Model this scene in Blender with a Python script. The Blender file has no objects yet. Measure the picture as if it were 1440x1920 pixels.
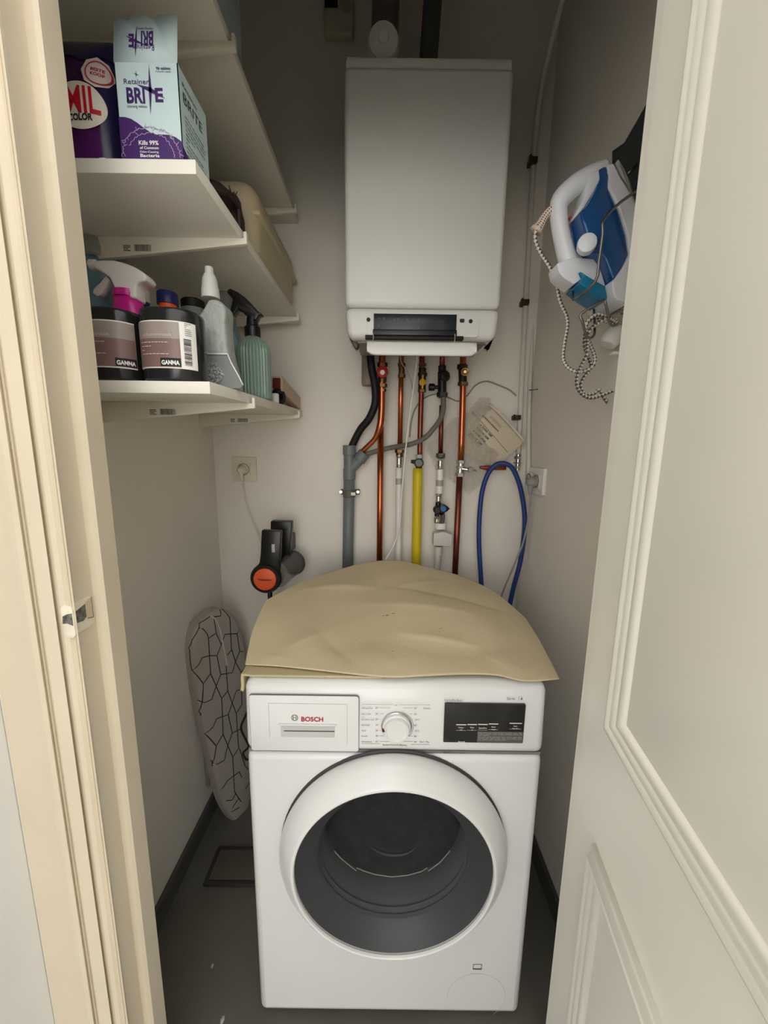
import bpy, bmesh, math, random
from mathutils import Vector, Matrix
from math import sin, cos, pi, radians as rad
random.seed(7)
S = bpy.context.scene
COL = S.collection
# ---------------------------------------------------------------- camera
FPX, PITCH, ROLL, CH = 723.55, .1683, .0134, 1.304
Fv = Vector((0, cos(PITCH), -sin(PITCH)))
R0 = Vector((1, 0, 0)); U0 = R0.cross(Fv)
Rv = R0*cos(ROLL) + U0*sin(ROLL); Uv = -R0*sin(ROLL) + U0*cos(ROLL)
C0 = Vector((0, 0, CH))
cam = bpy.data.cameras.new('camera'); co = bpy.data.objects.new('camera', cam); COL.objects.link(co)
cam.sensor_fit = 'HORIZONTAL'; cam.sensor_width = 36; cam.lens = FPX/1440*36; cam.clip_start = .01
M = Matrix((Rv, Uv, -Fv)).transposed().to_4x4(); M.translation = C0; co.matrix_world = M
S.camera = co
# ---------------------------------------------------------------- world, lights, exposure
w = bpy.data.worlds.new('room_light'); S.world = w; w.use_nodes = True
bg = w.node_tree.nodes['Background']; bg.inputs[0].default_value = (1.0, .98, .95, 1); bg.inputs[1].default_value = 1.8
def area(name, loc, target, sx, sy, power, col):
    l = bpy.data.lights.new(name, 'AREA'); l.shape = 'RECTANGLE'; l.size = sx; l.size_y = sy; l.energy = power; l.color = col
    o = bpy.data.objects.new(name, l); COL.objects.link(o); o.location = loc
    o.rotation_euler = (Vector(target)-Vector(loc)).to_track_quat('-Z', 'Y').to_euler(); return o
area('window_daylight', (-.45, -2.9, 1.15), (0, 1, .75), 2.4, 1.4, 22, (1.0, .97, .92))
S.view_settings.view_transform = 'Standard'; S.view_settings.look = 'None'
S.view_settings.exposure = 0.5; S.view_settings.gamma = 1
# ---------------------------------------------------------------- geometry of the picture: where a sight line meets a plane
def ray(u, v): return Fv + Rv*((u-720)/FPX) + Uv*((960-v)/FPX)
def at(u, v, Y=None, X=None, Z=None, P=None, N=None):
    d = ray(u, v)
    if Y is not None: t = Y/d.y
    elif X is not None: t = X/d.x
    elif Z is not None: t = (Z-CH)/d.z
    else: t = (P-C0).dot(N)/d.dot(N)
    return C0 + d*t
# ---------------------------------------------------------------- materials
def lin(c): return tuple(((x/255)/12.92 if x/255 <= .04045 else ((x/255+.055)/1.055)**2.4) for x in c)
MATS = {}
def mat(name, rgb, rough=.5, metal=0, bump=0, bscale=60, var=0, vscale=6, trans=0, alpha=1, coat=0, ior=1.45):
    if name in MATS: return MATS[name]
    m = bpy.data.materials.new(name); m.use_nodes = True; nt = m.node_tree; b = nt.nodes['Principled BSDF']
    c = (*lin(rgb), 1); b.inputs['Base Color'].default_value = c
    b.inputs['Roughness'].default_value = rough; b.inputs['Metallic'].default_value = metal
    b.inputs['Transmission Weight'].default_value = trans; b.inputs['IOR'].default_value = ior
    b.inputs['Coat Weight'].default_value = coat; b.inputs['Alpha'].default_value = alpha
    tc = nt.nodes.new('ShaderNodeTexCoord')
    n = nt.nodes.new('ShaderNodeTexNoise'); n.inputs['Scale'].default_value = vscale; n.inputs['Detail'].default_value = 5
    nt.links.new(tc.outputs['Object'], n.inputs['Vector'])
    mx = nt.nodes.new('ShaderNodeMix'); mx.data_type = 'RGBA'; mx.blend_type = 'MULTIPLY'; mx.inputs['Factor'].default_value = 1
    mx.inputs['A'].default_value = c
    cr = nt.nodes.new('ShaderNodeValToRGB'); v = max(0, 1-(var or .03)*1.6)
    cr.color_ramp.elements[0].position = .3; cr.color_ramp.elements[0].color = (v, v, v, 1)
    cr.color_ramp.elements[1].position = .7
    nt.links.new(n.outputs['Fac'], cr.inputs[0]); nt.links.new(cr.outputs[0], mx.inputs['B']); nt.links.new(mx.outputs['Result'], b.inputs['Base Color'])
    if bump:
        n2 = nt.nodes.new('ShaderNodeTexNoise'); n2.inputs['Scale'].default_value = bscale; n2.inputs['Detail'].default_value = 3
        nt.links.new(tc.outputs['Object'], n2.inputs['Vector'])
        bp = nt.nodes.new('ShaderNodeBump'); bp.inputs['Strength'].default_value = bump; bp.inputs['Distance'].default_value = .002
        nt.links.new(n2.outputs['Fac'], bp.inputs['Height']); nt.links.new(bp.outputs[0], b.inputs['Normal'])
    MATS[name] = m; return m
def clearmat(name, rgb, rough=.12, fac=.5, bump=0, bscale=30, tint=None):
    """thin see-through plastic or glass: part clear, part glossy surface"""
    m = bpy.data.materials.new(name); m.use_nodes = True; nt = m.node_tree; b = nt.nodes['Principled BSDF']
    b.inputs['Base Color'].default_value = (*lin(rgb), 1); b.inputs['Roughness'].default_value = rough
    t = nt.nodes.new('ShaderNodeBsdfTransparent'); t.inputs[0].default_value = (*([x**.35 for x in lin(rgb)] if tint is None else [tint]*3), 1)
    mx = nt.nodes.new('ShaderNodeMixShader'); mx.inputs[0].default_value = fac
    nt.links.new(t.outputs[0], mx.inputs[1]); nt.links.new(b.outputs[0], mx.inputs[2])
    nt.links.new(mx.outputs[0], nt.nodes['Material Output'].inputs[0])
    if bump:
        tc = nt.nodes.new('ShaderNodeTexCoord'); n2 = nt.nodes.new('ShaderNodeTexNoise'); n2.inputs['Scale'].default_value = bscale
        nt.links.new(tc.outputs['Object'], n2.inputs['Vector'])
        bp = nt.nodes.new('ShaderNodeBump'); bp.inputs['Strength'].default_value = bump; bp.inputs['Distance'].default_value = .01
        nt.links.new(n2.outputs['Fac'], bp.inputs['Height']); nt.links.new(bp.outputs[0], b.inputs['Normal'])
    return m
def spiral(name, ca, cb, k, turns=2, thr=.0):
    """braided sleeve: two crossing spiral stripes from the tube's own coordinates"""
    m = mat(name, ca, .7); nt = m.node_tree; b = nt.nodes['Principled BSDF']
    uv = nt.nodes.new('ShaderNodeUVMap'); sp = nt.nodes.new('ShaderNodeSeparateXYZ'); nt.links.new(uv.outputs[0], sp.inputs[0])
    def mn(op, a, bb):
        n = nt.nodes.new('ShaderNodeMath'); n.operation = op
        for i, x in enumerate((a, bb)):
            if x is None: continue
            if isinstance(x, (int, float)): n.inputs[i].default_value = x
            else: nt.links.new(x, n.inputs[i])
        return n.outputs[0]
    a = mn('MULTIPLY', sp.outputs[0], 2*pi*turns); c = mn('MULTIPLY', sp.outputs[1], k)
    s = mn('MULTIPLY', mn('SINE', mn('ADD', a, c), None), mn('SINE', mn('SUBTRACT', a, c), None))
    g = mn('GREATER_THAN', s, thr)
    mx = nt.nodes.new('ShaderNodeMix'); mx.data_type = 'RGBA'
    mx.inputs['A'].default_value = (*lin(ca), 1); mx.inputs['B'].default_value = (*lin(cb), 1)
    nt.links.new(g, mx.inputs['Factor']); nt.links.new(mx.outputs['Result'], b.inputs['Base Color']); return m
wallm = mat('matt_white_wall_paint', (234, 228, 217), .85, bump=.25, bscale=90, var=.02)
shelfm = mat('white_melamine', (232, 228, 216), .55, var=.015)
bracketm = mat('cream_white_powder_coat', (232, 226, 208), .5)
framem = mat('cream_gloss_paint', (216, 204, 180), .38, bump=.12, bscale=25, var=.04, vscale=9)
doorm = mat('ivory_gloss_door_paint', (242, 238, 226), .36, bump=.05, bscale=30, var=.015)
whitem = mat('white_appliance_enamel', (222, 222, 220), .28, coat=.2, var=.01)
white2 = mat('white_plastic', (236, 234, 228), .4)
boilerm = mat('white_boiler_casing', (222, 221, 215), .4, var=.01)
darkm = mat('black_plastic', (16, 16, 17), .35)
blackm = mat('matt_black', (10, 10, 11), .6)
greym = mat('grey_pvc', (112, 116, 117), .45)
lgreym = mat('light_grey_plastic', (178, 178, 174), .45)
dgreym = mat('dark_grey_plastic', (58, 66, 68), .45)
copm = mat('polished_copper', (206, 116, 74), .28, 1, var=.18, vscale=14)
cop2 = mat('dull_copper', (150, 84, 72), .42, 1, var=.2, vscale=20)
brassm = mat('old_brass', (128, 100, 66), .42, 1, var=.3, vscale=60)
chromem = mat('chrome', (205, 203, 198), .22, 1)
steelm = mat('brushed_steel_wire', (140, 140, 138), .3, 1)
beigem = mat('beige_cotton_cloth', (212, 196, 160), .92, bump=.3, bscale=260, var=.07, vscale=7)
towelm = mat('beige_towelling', (206, 192, 150), .95, bump=.8, bscale=420, var=.1)
floorm = mat('dark_grey_floor', (104, 102, 94), .5, bump=.15, bscale=18, var=.16, vscale=5)
tilem = mat('dark_grey_skirting', (82, 82, 78), .5, var=.1)
inkm = mat('dark_grey_print', (64, 62, 60), .6)
blackink = mat('black_print', (22, 20, 22), .6)
whiteink = mat('white_print', (236, 234, 228), .6)
redink = mat('crimson_print', (176, 24, 52), .5)
# ---------------------------------------------------------------- builders
ORG = {}
def obj(name, bm, m, parent=None, label=None, smooth=True, kind=None, sharp=.6):
    """link a bmesh as ONE mesh object; vertices are given in place"""
    me = bpy.data.meshes.new(name)
    if parent is not None: off = ORG[parent.name]
    else:
        xs = [v.co for v in bm.verts]
        mn = Vector([min(c[i] for c in xs) for i in range(3)]); mxx = Vector([max(c[i] for c in xs) for i in range(3)])
        off = Vector(((mn.x+mxx.x)/2, (mn.y+mxx.y)/2, mn.z))
    for v in bm.verts: v.co -= off
    if smooth:
        for f in bm.faces: f.smooth = True
        for e in bm.edges:
            if len(e.link_faces) == 2 and e.calc_face_angle(0) > sharp: e.smooth = False
    bmesh.ops.recalc_face_normals(bm, faces=bm.faces[:])
    bm.to_mesh(me); bm.free(); me.materials.append(m)
    o = bpy.data.objects.new(name, me); COL.objects.link(o); ORG[o.name] = off
    if parent is not None: o.parent = parent
    else: o.location = off
    if label: o['label'] = label
    if kind: o['kind'] = kind
    return o
def tag(o, label, cat, group=None):
    o['label'] = label; o['category'] = cat
    if group: o['group'] = group
    return o
def thing(name, loc, label, cat, group=None):
    o = bpy.data.objects.new(name, None); COL.objects.link(o); o.location = loc; o.empty_display_size = .05
    ORG[o.name] = Vector(loc); return tag(o, label, cat, group)
def struct(name, bm, m, label=None): return obj(name, bm, m, None, label, False, 'structure')
def join(*bms):
    out = bmesh.new()
    for b in bms:
        me = bpy.data.meshes.new('t'); b.to_mesh(me); b.free(); out.from_mesh(me); bpy.data.meshes.remove(me)
    return out
def box(x0, x1, y0, y1, z0, z1, bev=0, seg=2):
    bm = bmesh.new(); bmesh.ops.create_cube(bm, size=1)
    for v in bm.verts: v.co = Vector(((x0+x1)/2+v.co.x*(x1-x0), (y0+y1)/2+v.co.y*(y1-y0), (z0+z1)/2+v.co.z*(z1-z0)))
    if bev: bmesh.ops.bevel(bm, geom=bm.edges[:], offset=bev, segments=seg, profile=.5, affect='EDGES', clamp_overlap=True)
    return bm
def basis(n, up=Vector((0, 0, 1))):
    n = Vector(n).normalized(); a = Vector(up)
    if abs(n.dot(a)) > .95: a = Vector((0, 1, 0))
    x = a.cross(n).normalized(); return x, n.cross(x).normalized(), n
def xform(bm, M_):
    bmesh.ops.transform(bm, matrix=M_, verts=bm.verts[:]); return bm
def smoothpath(pts, n=8):
    pts = [Vector(p) for p in pts]; out = []
    for i in range(len(pts)-1):
        p0 = pts[max(i-1, 0)]; p1 = pts[i]; p2 = pts[i+1]; p3 = pts[min(i+2, len(pts)-1)]
        for k in range(n):
            t = k/n
            out.append(.5*((2*p1)+(p2-p0)*t+(2*p0-5*p1+4*p2-p3)*t*t+(3*p1-p0-3*p2+p3)*t**3))
    out.append(pts[-1]); return out
def tube(pts, r, seg=12, smooth=8, caps=True, closed=False):
    P = smoothpath(pts, smooth) if smooth else [Vector(p) for p in pts]
    n = len(P); rr = r if isinstance(r, (list, tuple)) else None
    bm = bmesh.new(); uvl = bm.loops.layers.uv.new('UVMap'); rings = []; L = [0]
    T = (P[1]-P[0]).normalized(); nrm = T.orthogonal().normalized()
    for i in range(n):
        if i: L.append(L[-1]+(P[i]-P[i-1]).length)
        t = (P[min(i+1, n-1)]-P[max(i-1, 0)]).normalized()
        nrm = (nrm - t*nrm.dot(t)).normalized(); b = t.cross(nrm)
        if rr:
            f = i/(n-1)*(len(rr)-1); k = min(int(f), len(rr)-2); ra = rr[k]*(1-f+k)+rr[k+1]*(f-k)
        else: ra = r
        rings.append([bm.verts.new(P[i]+nrm*cos(2*pi*j/seg)*ra+b*sin(2*pi*j/seg)*ra) for j in range(seg)])
    for i in range(n-1):
        for j in range(seg):
            f = bm.faces.new((rings[i][j], rings[i][(j+1) % seg], rings[i+1][(j+1) % seg], rings[i+1][j]))
            for l, (a, b_) in zip(f.loops, ((j, i), (j+1, i), (j+1, i+1), (j, i+1))): l[uvl].uv = (a/seg, L[b_])
    if caps:
        bm.faces.new(rings[0][::-1]); bm.faces.new(rings[-1])
    return bm
def lathe(prof, c, axis=(0, 0, 1), seg=32, rib=0, ribn=24, hexa=False, sy=1.0, caps=True):
    """profile = [(radius, height)] around an axis through c"""
    x, y, n = basis(axis); c = Vector(c); bm = bmesh.new(); rings = []
    if hexa: seg = 6
    for r, h in prof:
        ring = []
        for j in range(seg):
            a = 2*pi*j/seg; q = r*(1+rib*abs(sin(a*ribn/2))) if rib else r
            ring.append(bm.verts.new(c+x*cos(a)*q+y*sin(a)*q*sy+n*h))
        rings.append(ring)
    for i in range(len(rings)-1):
        for j in range(seg): bm.faces.new((rings[i][j], rings[i][(j+1) % seg], rings[i+1][(j+1) % seg], rings[i+1][j]))
    if prof[0] == prof[-1]: caps = False
    if caps and prof[0][0] > 1e-6: bm.faces.new(rings[0][::-1])
    if caps and prof[-1][0] > 1e-6: bm.faces.new(rings[-1])
    bmesh.ops.remove_doubles(bm, verts=bm.verts[:], dist=1e-6)
    return bm
def cyl(a, b, r, seg=20, bev=0):
    a = Vector(a); b = Vector(b); L = (b-a).length; bv = bev
    pr = [(r-bv, 0), (r, bv), (r, L-bv), (r-bv, L)] if bv else [(r, 0), (r, L)]
    return lathe(pr, a, b-a, seg)
def nut(c, axis, r, h):
    c = Vector(c); return lathe([(r*.86, -h/2), (r, -h/2+.001), (r, h/2-.001), (r*.86, h/2)], c, axis, hexa=True)
def prism(pts, n, depth, bev=0, seg=2):
    """outline of 3-D points pushed by depth along n"""
    bm = bmesh.new(); vs = [bm.verts.new(p) for p in pts]; f = bm.faces.new(vs)
    r = bmesh.ops.extrude_face_region(bm, geom=[f])
    for v in [g for g in r['geom'] if isinstance(g, bmesh.types.BMVert)]: v.co += Vector(n)*depth
    if bev:
        bmesh.ops.bevel(bm, geom=bm.edges[:], offset=bev, segments=seg, profile=.5, affect='EDGES', clamp_overlap=True)
    return bm
def pix(pl, **k): return [at(u, v, **k) for u, v in pl]
def roundrect(c, x, y, sx, sy, r, n=5):
    out = []; c = Vector(c); x = Vector(x); y = Vector(y)
    for cx, cy, a0 in ((sx/2-r, sy/2-r, 0), (-sx/2+r, sy/2-r, 90), (-sx/2+r, -sy/2+r, 180), (sx/2-r, -sy/2+r, 270)):
        for k in range(n+1):
            a = rad(a0+90*k/n); out.append(c+x*(cx+r*cos(a))+y*(cy+r*sin(a)))
    return out
_tc = {}
def textmesh(s, bold=0.0):
    k = (s, bold)
    if k in _tc: return _tc[k]
    cu = bpy.data.curves.new('t', 'FONT'); cu.body = s; cu.size = 1; cu.offset = bold; cu.resolution_u = 3
    o = bpy.data.objects.new('t', cu); COL.objects.link(o)
    dg = bpy.context.evaluated_depsgraph_get(); me = bpy.data.meshes.new_from_object(o.evaluated_get(dg))
    vs = [(v.co.x, v.co.y) for v in me.vertices]; fs = [tuple(p.vertices) for p in me.polygons]
    bpy.data.objects.remove(o); bpy.data.curves.remove(cu); bpy.data.meshes.remove(me)
    x0 = min(v[0] for v in vs); x1 = max(v[0] for v in vs)
    _tc[k] = ([(x-x0, y) for x, y in vs], fs, x1-x0); return _tc[k]
def text_bm(s, fn, width=None, height=None, bold=0.0, center=False):
    """flat lettering mapped by fn(x, y) -> point. width fixes the total width, height the capital height"""
    vs, fs, wd = textmesh(s, bold); capH = .7
    sx = width/wd if width else height/capH
    sy = height/capH if height else sx
    dx = -wd*sx/2 if center else 0
    bm = bmesh.new(); V = [bm.verts.new(fn(x*sx+dx, y*sy)) for x, y in vs]
    for f in fs:
        try: bm.faces.new([V[i] for i in f])
        except ValueError: pass
    return bm
def text_wrapped(s, fn, width, height, bold=0.0, cuts=3):
    bm = text_bm(s, lambda x, y: Vector((x, y, 0)), width, height, bold)
    bmesh.ops.triangulate(bm, faces=bm.faces[:]); bmesh.ops.subdivide_edges(bm, edges=bm.edges[:], cuts=cuts, use_grid_fill=True)
    for v in bm.verts: v.co = fn(v.co.x, v.co.y)
    return bm
def plane_fn(o, x, y, lift=0):
    o = Vector(o); x = Vector(x).normalized(); y = Vector(y).normalized(); n = x.cross(y)
    return lambda a, b: o+x*a+y*b+n*lift
def strip(fn, x0, x1, y0, y1, n=1):
    bm = bmesh.new(); pr = None
    for i in range(n+1):
        x = x0+(x1-x0)*i/n; cur = (bm.verts.new(fn(x, y0)), bm.verts.new(fn(x, y1)))
        if pr: bm.faces.new((pr[0], cur[0], cur[1], pr[1]))
        pr = cur
    return bm
def polyfn(fn, pts):
    bm = bmesh.new(); bm.faces.new([bm.verts.new(fn(a, b)) for a, b in pts]); return bm
def ellipse(fn, cx, cy, rx, ry, n=32, t=0):
    if not t: return polyfn(fn, [(cx+rx*cos(2*pi*k/n), cy+ry*sin(2*pi*k/n)) for k in range(n)])
    bm = bmesh.new(); A = []; B = []
    for k in range(n):
        a = 2*pi*k/n; A.append(bm.verts.new(fn(cx+rx*cos(a), cy+ry*sin(a)))); B.append(bm.verts.new(fn(cx+(rx-t)*cos(a), cy+(ry-t)*sin(a))))
    for k in range(n): bm.faces.new((A[k], A[(k+1) % n], B[(k+1) % n], B[k]))
    return bm
def lines(fn, segs, t):
    bms = []
    for a, b in segs:
        d = Vector((b[0]-a[0], b[1]-a[1])); L = d.length
        if L < 1e-7: continue
        d /= L; n = Vector((-d.y, d.x))*t/2
        bms.append(polyfn(fn, [(a[0]+n.x, a[1]+n.y), (a[0]-n.x, a[1]-n.y), (b[0]-n.x, b[1]-n.y), (b[0]+n.x, b[1]+n.y)]))
    return join(*bms)
def barcode(fn, x0, x1, y0, y1, seed=1):
    r = random.Random(seed); bms = []; x = x0
    while x < x1:
        wd = (x1-x0)*r.choice((.012, .02, .035)); bms.append(strip(fn, x, min(x+wd, x1), y0, y1)); x += wd+(x1-x0)*r.choice((.015, .025))
    return join(*bms)
def textrows(fn, x0, x1, ys, h, seed=1):
    """rows of print too small to read: short dashes of uneven length"""
    r = random.Random(seed); bms = []
    for y in ys:
        x = x0
        while x < x1-(x1-x0)*.05:
            wd = (x1-x0)*r.uniform(.06, .16); bms.append(strip(fn, x, min(x+wd, x1), y, y+h)); x += wd+(x1-x0)*.025
            if r.random() < .06: break
    return join(*bms)
NX, NY, NZ = Vector((1, 0, 0)), Vector((0, 1, 0)), Vector((0, 0, 1))
XL, XR, YB, ZC = -.606, .503, 1.3835, 2.85
YF = .547
# ================================================================ THE SETTING
struct('floor', box(-4, 4, -6, YB+.1, -.1, 0), floorm, 'dark grey scuffed floor')
struct('wall_back', box(XL-.1, XR+.1, YB, YB+.1, 0, ZC), wallm, 'white painted back wall of the cupboard')
struct('wall_left', box(XL-.1, XL, YF, YB, 0, ZC), wallm, 'white painted left wall')
struct('wall_right', box(XR, XR+.1, YF, YB, 0, ZC), wallm, 'white painted right wall')
struct('ceiling', box(XL-.1, XR+.1, .4, YB+.1, ZC, ZC+.1), wallm, 'white ceiling')
HX0, HX1, HZ = -.391, .34, 1.90
struct('wall_front', join(box(-.62, HX0-.03, .486, YF, 0, ZC), box(HX1+.03, 1.6, .486, YF, 0, ZC), box(HX0-.03, HX1+.03, .486, YF, HZ+.03, ZC)), wallm, 'wall around the cupboard doorway')
struct('baseboard_left', box(XL, XL+.012, YF, YB, 0, .068, .002), tilem, 'dark grey skirting')
struct('baseboard_right', box(XR-.012, XR, YF, YB, 0, .068, .002), tilem, 'dark grey skirting')
struct('baseboard_back', box(XL+.012, XR-.012, YB-.012, YB, 0, .068, .002), tilem, 'dark grey skirting')
# white wall end beside the casing, turning towards the viewer
bx_ = at(-78, 850, Y=.485).x
struct('wall_outer_left', box(bx_-.6, bx_, -.9, .486, 0, ZC, .003), mat('bright_white_wall', (240, 240, 240), .8, bump=.15, bscale=70), 'white wall beside the door casing')
def fx(u, Y): return at(u, 850, Y=Y).x
# door frame: moulded casing and rebated jamb, one plan profile
def vert_profile(pts, z0, z1):
    return prism([Vector((x, y, z0)) for x, y in pts], NZ, z1-z0)
prof = [(HX0, YF), (HX0, .516), (HX0-.004, .512), (-.4055, .512), (-.4055, .482), (-.408, .476), (fx(103, .474), .474), (fx(100.5, .4775), .4775),
        (fx(97, .474), .474), (fx(93, .4765), .4765), (fx(85, .4735), .4735), (fx(74, .473), .473), (fx(64, .476), .476), (fx(62, .469), .469),
        (fx(48, .469), .469), (fx(33, .469), .469), (fx(30, .4715), .4715), (fx(27, .469), .469), (fx(22, .4715), .4715), (fx(18, .4665), .4665),
        (fx(6, .466), .466), (fx(-4, .468), .468), (fx(-4, .468), .485), (bx_+.001, .4855), (bx_+.001, .4865), (HX0-.03, .4865), (HX0-.03, YF)]
fr = struct('trim_1', vert_profile(prof, 0, HZ+.03), framem, 'cream moulded door casing and rebated jamb on the left')
prof2 = [(HX1, YF), (HX1, .516), (HX1+.015, .512), (HX1+.015, .476), (HX1+.03, .469), (HX1+.09, .466), (HX1+.095, .4865), (HX1+.03, .4865), (HX1+.03, YF)]
struct('trim_2', vert_profile(prof2, 0, HZ+.03), framem, 'cream jamb behind the open door')
struct('trim_3', join(box(HX0, HX1, .512, YF, HZ, HZ+.03), box(HX0-.015, HX1+.015, .476, .512, HZ+.015, HZ+.03), box(HX0-.08, HX1+.08, .466, .4855, HZ+.03, HZ+.09, .002)), framem, 'cream head casing')
# strike plate let into the jamb
sp_c = at(153, 1153, X=-.405)
zs0 = at(150, 1178, X=-.4045).z; zs1 = at(150, 1133, X=-.4045).z; zmid = (zs0+zs1)/2
sp = obj('strike_plate', join(prism(roundrect((-.4060, .4915, zmid), NY, NZ, .033, zs1-zs0+.010, .006), NX, .0018),
    prism(roundrect((-.4115, .4722, zmid-.003), NX, NZ, .016, zs1-zs0+.014, .007), NY, .004, .0008)), mat('worn_painted_steel', (232, 224, 204), .5, var=.1, vscale=80), fr, 'painted steel strike plate with bare worn metal')
def zz(f): return zs0+(zs1-zs0)*f
scr = mat('bare_scratched_steel', (128, 126, 122), .45, .1, var=.55, vscale=160)
obj('worn_patch', join(prism([Vector((-.4042, y, zz(f))) for y, f in ((.478, .30), (.488, .24), (.4945, .34), (.4945, .92), (.486, .86), (.478, .80))], NX, .0003),
    prism([Vector((x, .4720, zz(f))) for x, f in ((-.4045, .26), (-.4045, .80), (-.411, .76), (-.417, .66), (-.418, .34), (-.412, .36))], -NY, .0003)), scr, sp)
obj('latch_recess', join(prism([Vector((-.4040, y, zz(f))) for y, f in ((.4955, .25), (.506, .16), (.506, 1.1), (.4955, .98))], NX, .0003)), mat('recess_cream', (206, 190, 158), .6), sp)
obj('recess_outline', lines(lambda y, z: Vector((-.4036, y, z)), [((.506, zz(.16)), (.506, zz(1.1))), ((.4955, zz(.25)), (.506, zz(.16)))], .0009), inkm, sp)
# ---- open door on the right
D0 = at(1134, 850, Y=.5); D0.z = 0
De = Vector((-.162, -1, 0)).normalized(); Dn = Vector((-1, .162, 0)).normalized()
def dpt(u, v): return at(u, v, P=D0, N=Dn)
def dtz(u, v): p = dpt(u, v); return (p-D0).dot(De), p.z
def dbox(t0, t1, z0, z1, d0, d1, bev=0):
    bm = box(t0, t1, d0, d1, z0, z1, bev)
    return xform(bm, Matrix.Translation(D0) @ Matrix((De, Dn, NZ)).transposed().to_4x4())
t1 = dtz(1150, 850)[0]
DW = .72
doo = struct('door_1', join(dbox(t1, DW-.012, .012, 1.925, -.036, 0, .0015), dbox(0, DW, .012, 1.935, -.036, -.0035, .001)), doorm, 'open ivory panelled door with raised mouldings')
def frame_sweep(ta, tb, za, zb, profile):
    bm = bmesh.new(); loops = []
    for d, h in profile:
        loops.append([bm.verts.new(D0+De*t+NZ*z+Dn*h) for t, z in ((ta+d, za+d), (tb-d, za+d), (tb-d, zb-d), (ta+d, zb-d))])
    for i in range(len(loops)-1):
        for k in range(4): bm.faces.new((loops[i][k], loops[i][(k+1) % 4], loops[i+1][(k+1) % 4], loops[i+1][k]))
    return bm
mp = [(0, -.001), (.0015, .005), (.006, .0065), (.009, .0125), (.013, .0135), (.0155, .0095), (.019, .0115), (.0225, .006), (.0245, .0075), (.031, .003), (.037, -.001)]
tu, zu = dtz(1146, 1371); tl, zl = dtz(1117, 1580)
obj('panel_moulding', frame_sweep(tu, DW-tu, zu, 1.80, mp), doorm, doo)
obj('panel_moulding', frame_sweep(tl, DW-tl, .16, zl, mp), doorm, doo)
obj('panel', dbox(tu+.034, DW-tu-.034, zu+.034, 1.766, -.002, .002, .001), doorm, doo)
obj('panel', dbox(tl+.034, DW-tl-.034, .194, zl-.034, -.002, .002, .001), doorm, doo)
# ================================================================ WASHING MACHINE
WX, WY, WW = .028, .682, .299
WD = 1.235
wm = thing('washing_machine', (WX, (WY+WD)/2, 0), 'white front-loading washing machine with a big dark porthole door', 'washing machine')
def ring_hole(cx, cz, r, x0, x1, z0, z1, y, n=64):
    """front sheet with a round hole"""
    bm = bmesh.new(); A = []; B = []
    for k in range(n):
        a = 2*pi*k/n; c, s = cos(a), sin(a)
        A.append(bm.verts.new((cx+r*c, y, cz+r*s)))
        t = min(((x1-cx)/c if c > 1e-9 else 9), ((x0-cx)/c if c < -1e-9 else 9), ((z1-cz)/s if s > 1e-9 else 9), ((z0-cz)/s if s < -1e-9 else 9))
        B.append(bm.verts.new((cx+c*t, y, cz+s*t)))
    for k in range(n): bm.faces.new((A[k], A[(k+1) % n], B[(k+1) % n], B[k]))
    for k in range(n):
        p, q = B[k].co, B[(k+1) % n].co
        if abs(p.x-q.x) > 1e-6 and abs(p.z-q.z) > 1e-6:
            c = bm.verts.new((x1 if max(p.x, q.x) > cx else x0, y, z1 if max(p.z, q.z) > cz else z0)); bm.faces.new((B[k], c, B[(k+1) % n]))
    return bm
ZS = .6965
PX, PZ, PR = .0285, .4675, .196      # porthole, seen on its rim plane
BX, BZ = .0285, .455
hole = .205
b = box(WX-WW, WX+WW, WY, WD, .018, ZS-.0015, .016, 4)
# open the front for the drum
fr_faces = [f for f in b.faces if f.normal.y < -.99 and f.calc_area() > .1]
bmesh.ops.delete(b, geom=fr_faces, context='FACES')
sheet = ring_hole(PX, PZ, hole, WX-WW+.016, WX+WW-.016, .034, ZS-.0175, WY, 96)
obj('body', join(b, sheet), whitem, wm, smooth=True)
top = box(WX-WW, WX+WW, WY, WD, ZS+.0015, .847, .016, 4)
for v in top.verts:                      # the control panel leans back to the top edge
    if v.co.y < WY+.03 and v.co.z > .80:
        t = (v.co.z-.80)/.047; v.co.y += .014*t*t
obj('control_panel', top, whitem, wm)
obj('panel_gap', box(WX-WW+.004, WX+WW-.004, WY+.006, WD-.01, ZS-.003, ZS+.003), mat('shadow_gap_grey', (120, 120, 118), .8), wm)
for x in (-.24, .24):
    for y in (.06, .5): obj('foot', cyl((WX+x, WY+y, 0), (WX+x, WY+y, .02), .02), darkm, wm)
wf = lambda u, v, lift=.0: at(u, v, Y=WY-lift)
def wp(u, v): p = at(u, v, Y=WY); return (p.x, p.z)
def wfn(lift): return lambda a, b: Vector((a, WY-lift, b))
# detergent drawer
dx0, dz1 = wp(467, 1301); dx1, dz0 = wp(672, 1413)
dz0 = .693+.009; dz1 = wp(570, 1304)[1]; dx0 = -.2585; dx1 = -.0445
obj('drawer_gap', prism(roundrect(((dx0+dx1)/2, WY-.0004, (dz0+dz1)/2), NX, NZ, dx1-dx0+.0018, dz1-dz0+.0018, .006), NY, .002), mat('gap_line_grey', (96, 96, 98), .7), wm)
dr = obj('drawer', prism(roundrect(((dx0+dx1)/2, WY-.0022, (dz0+dz1)/2), NX, NZ, dx1-dx0, dz1-dz0, .005), NY, .003, .0006), whitem, wm)
hx0, hz1 = wp(527, 1357); hx1, hz0 = wp(628, 1381)
ix0, iz1 = wp(504, 1317); ix1, iz0 = wp(651, 1394)
obj('drawer_inset', join(lines(wfn(.0026), [((ix0, iz0+.012), (ix0, iz1)), ((ix0, iz1), (ix1, iz1)), ((ix1, iz1), (ix1, iz0))], .0007)), lgreym, dr)
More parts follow.
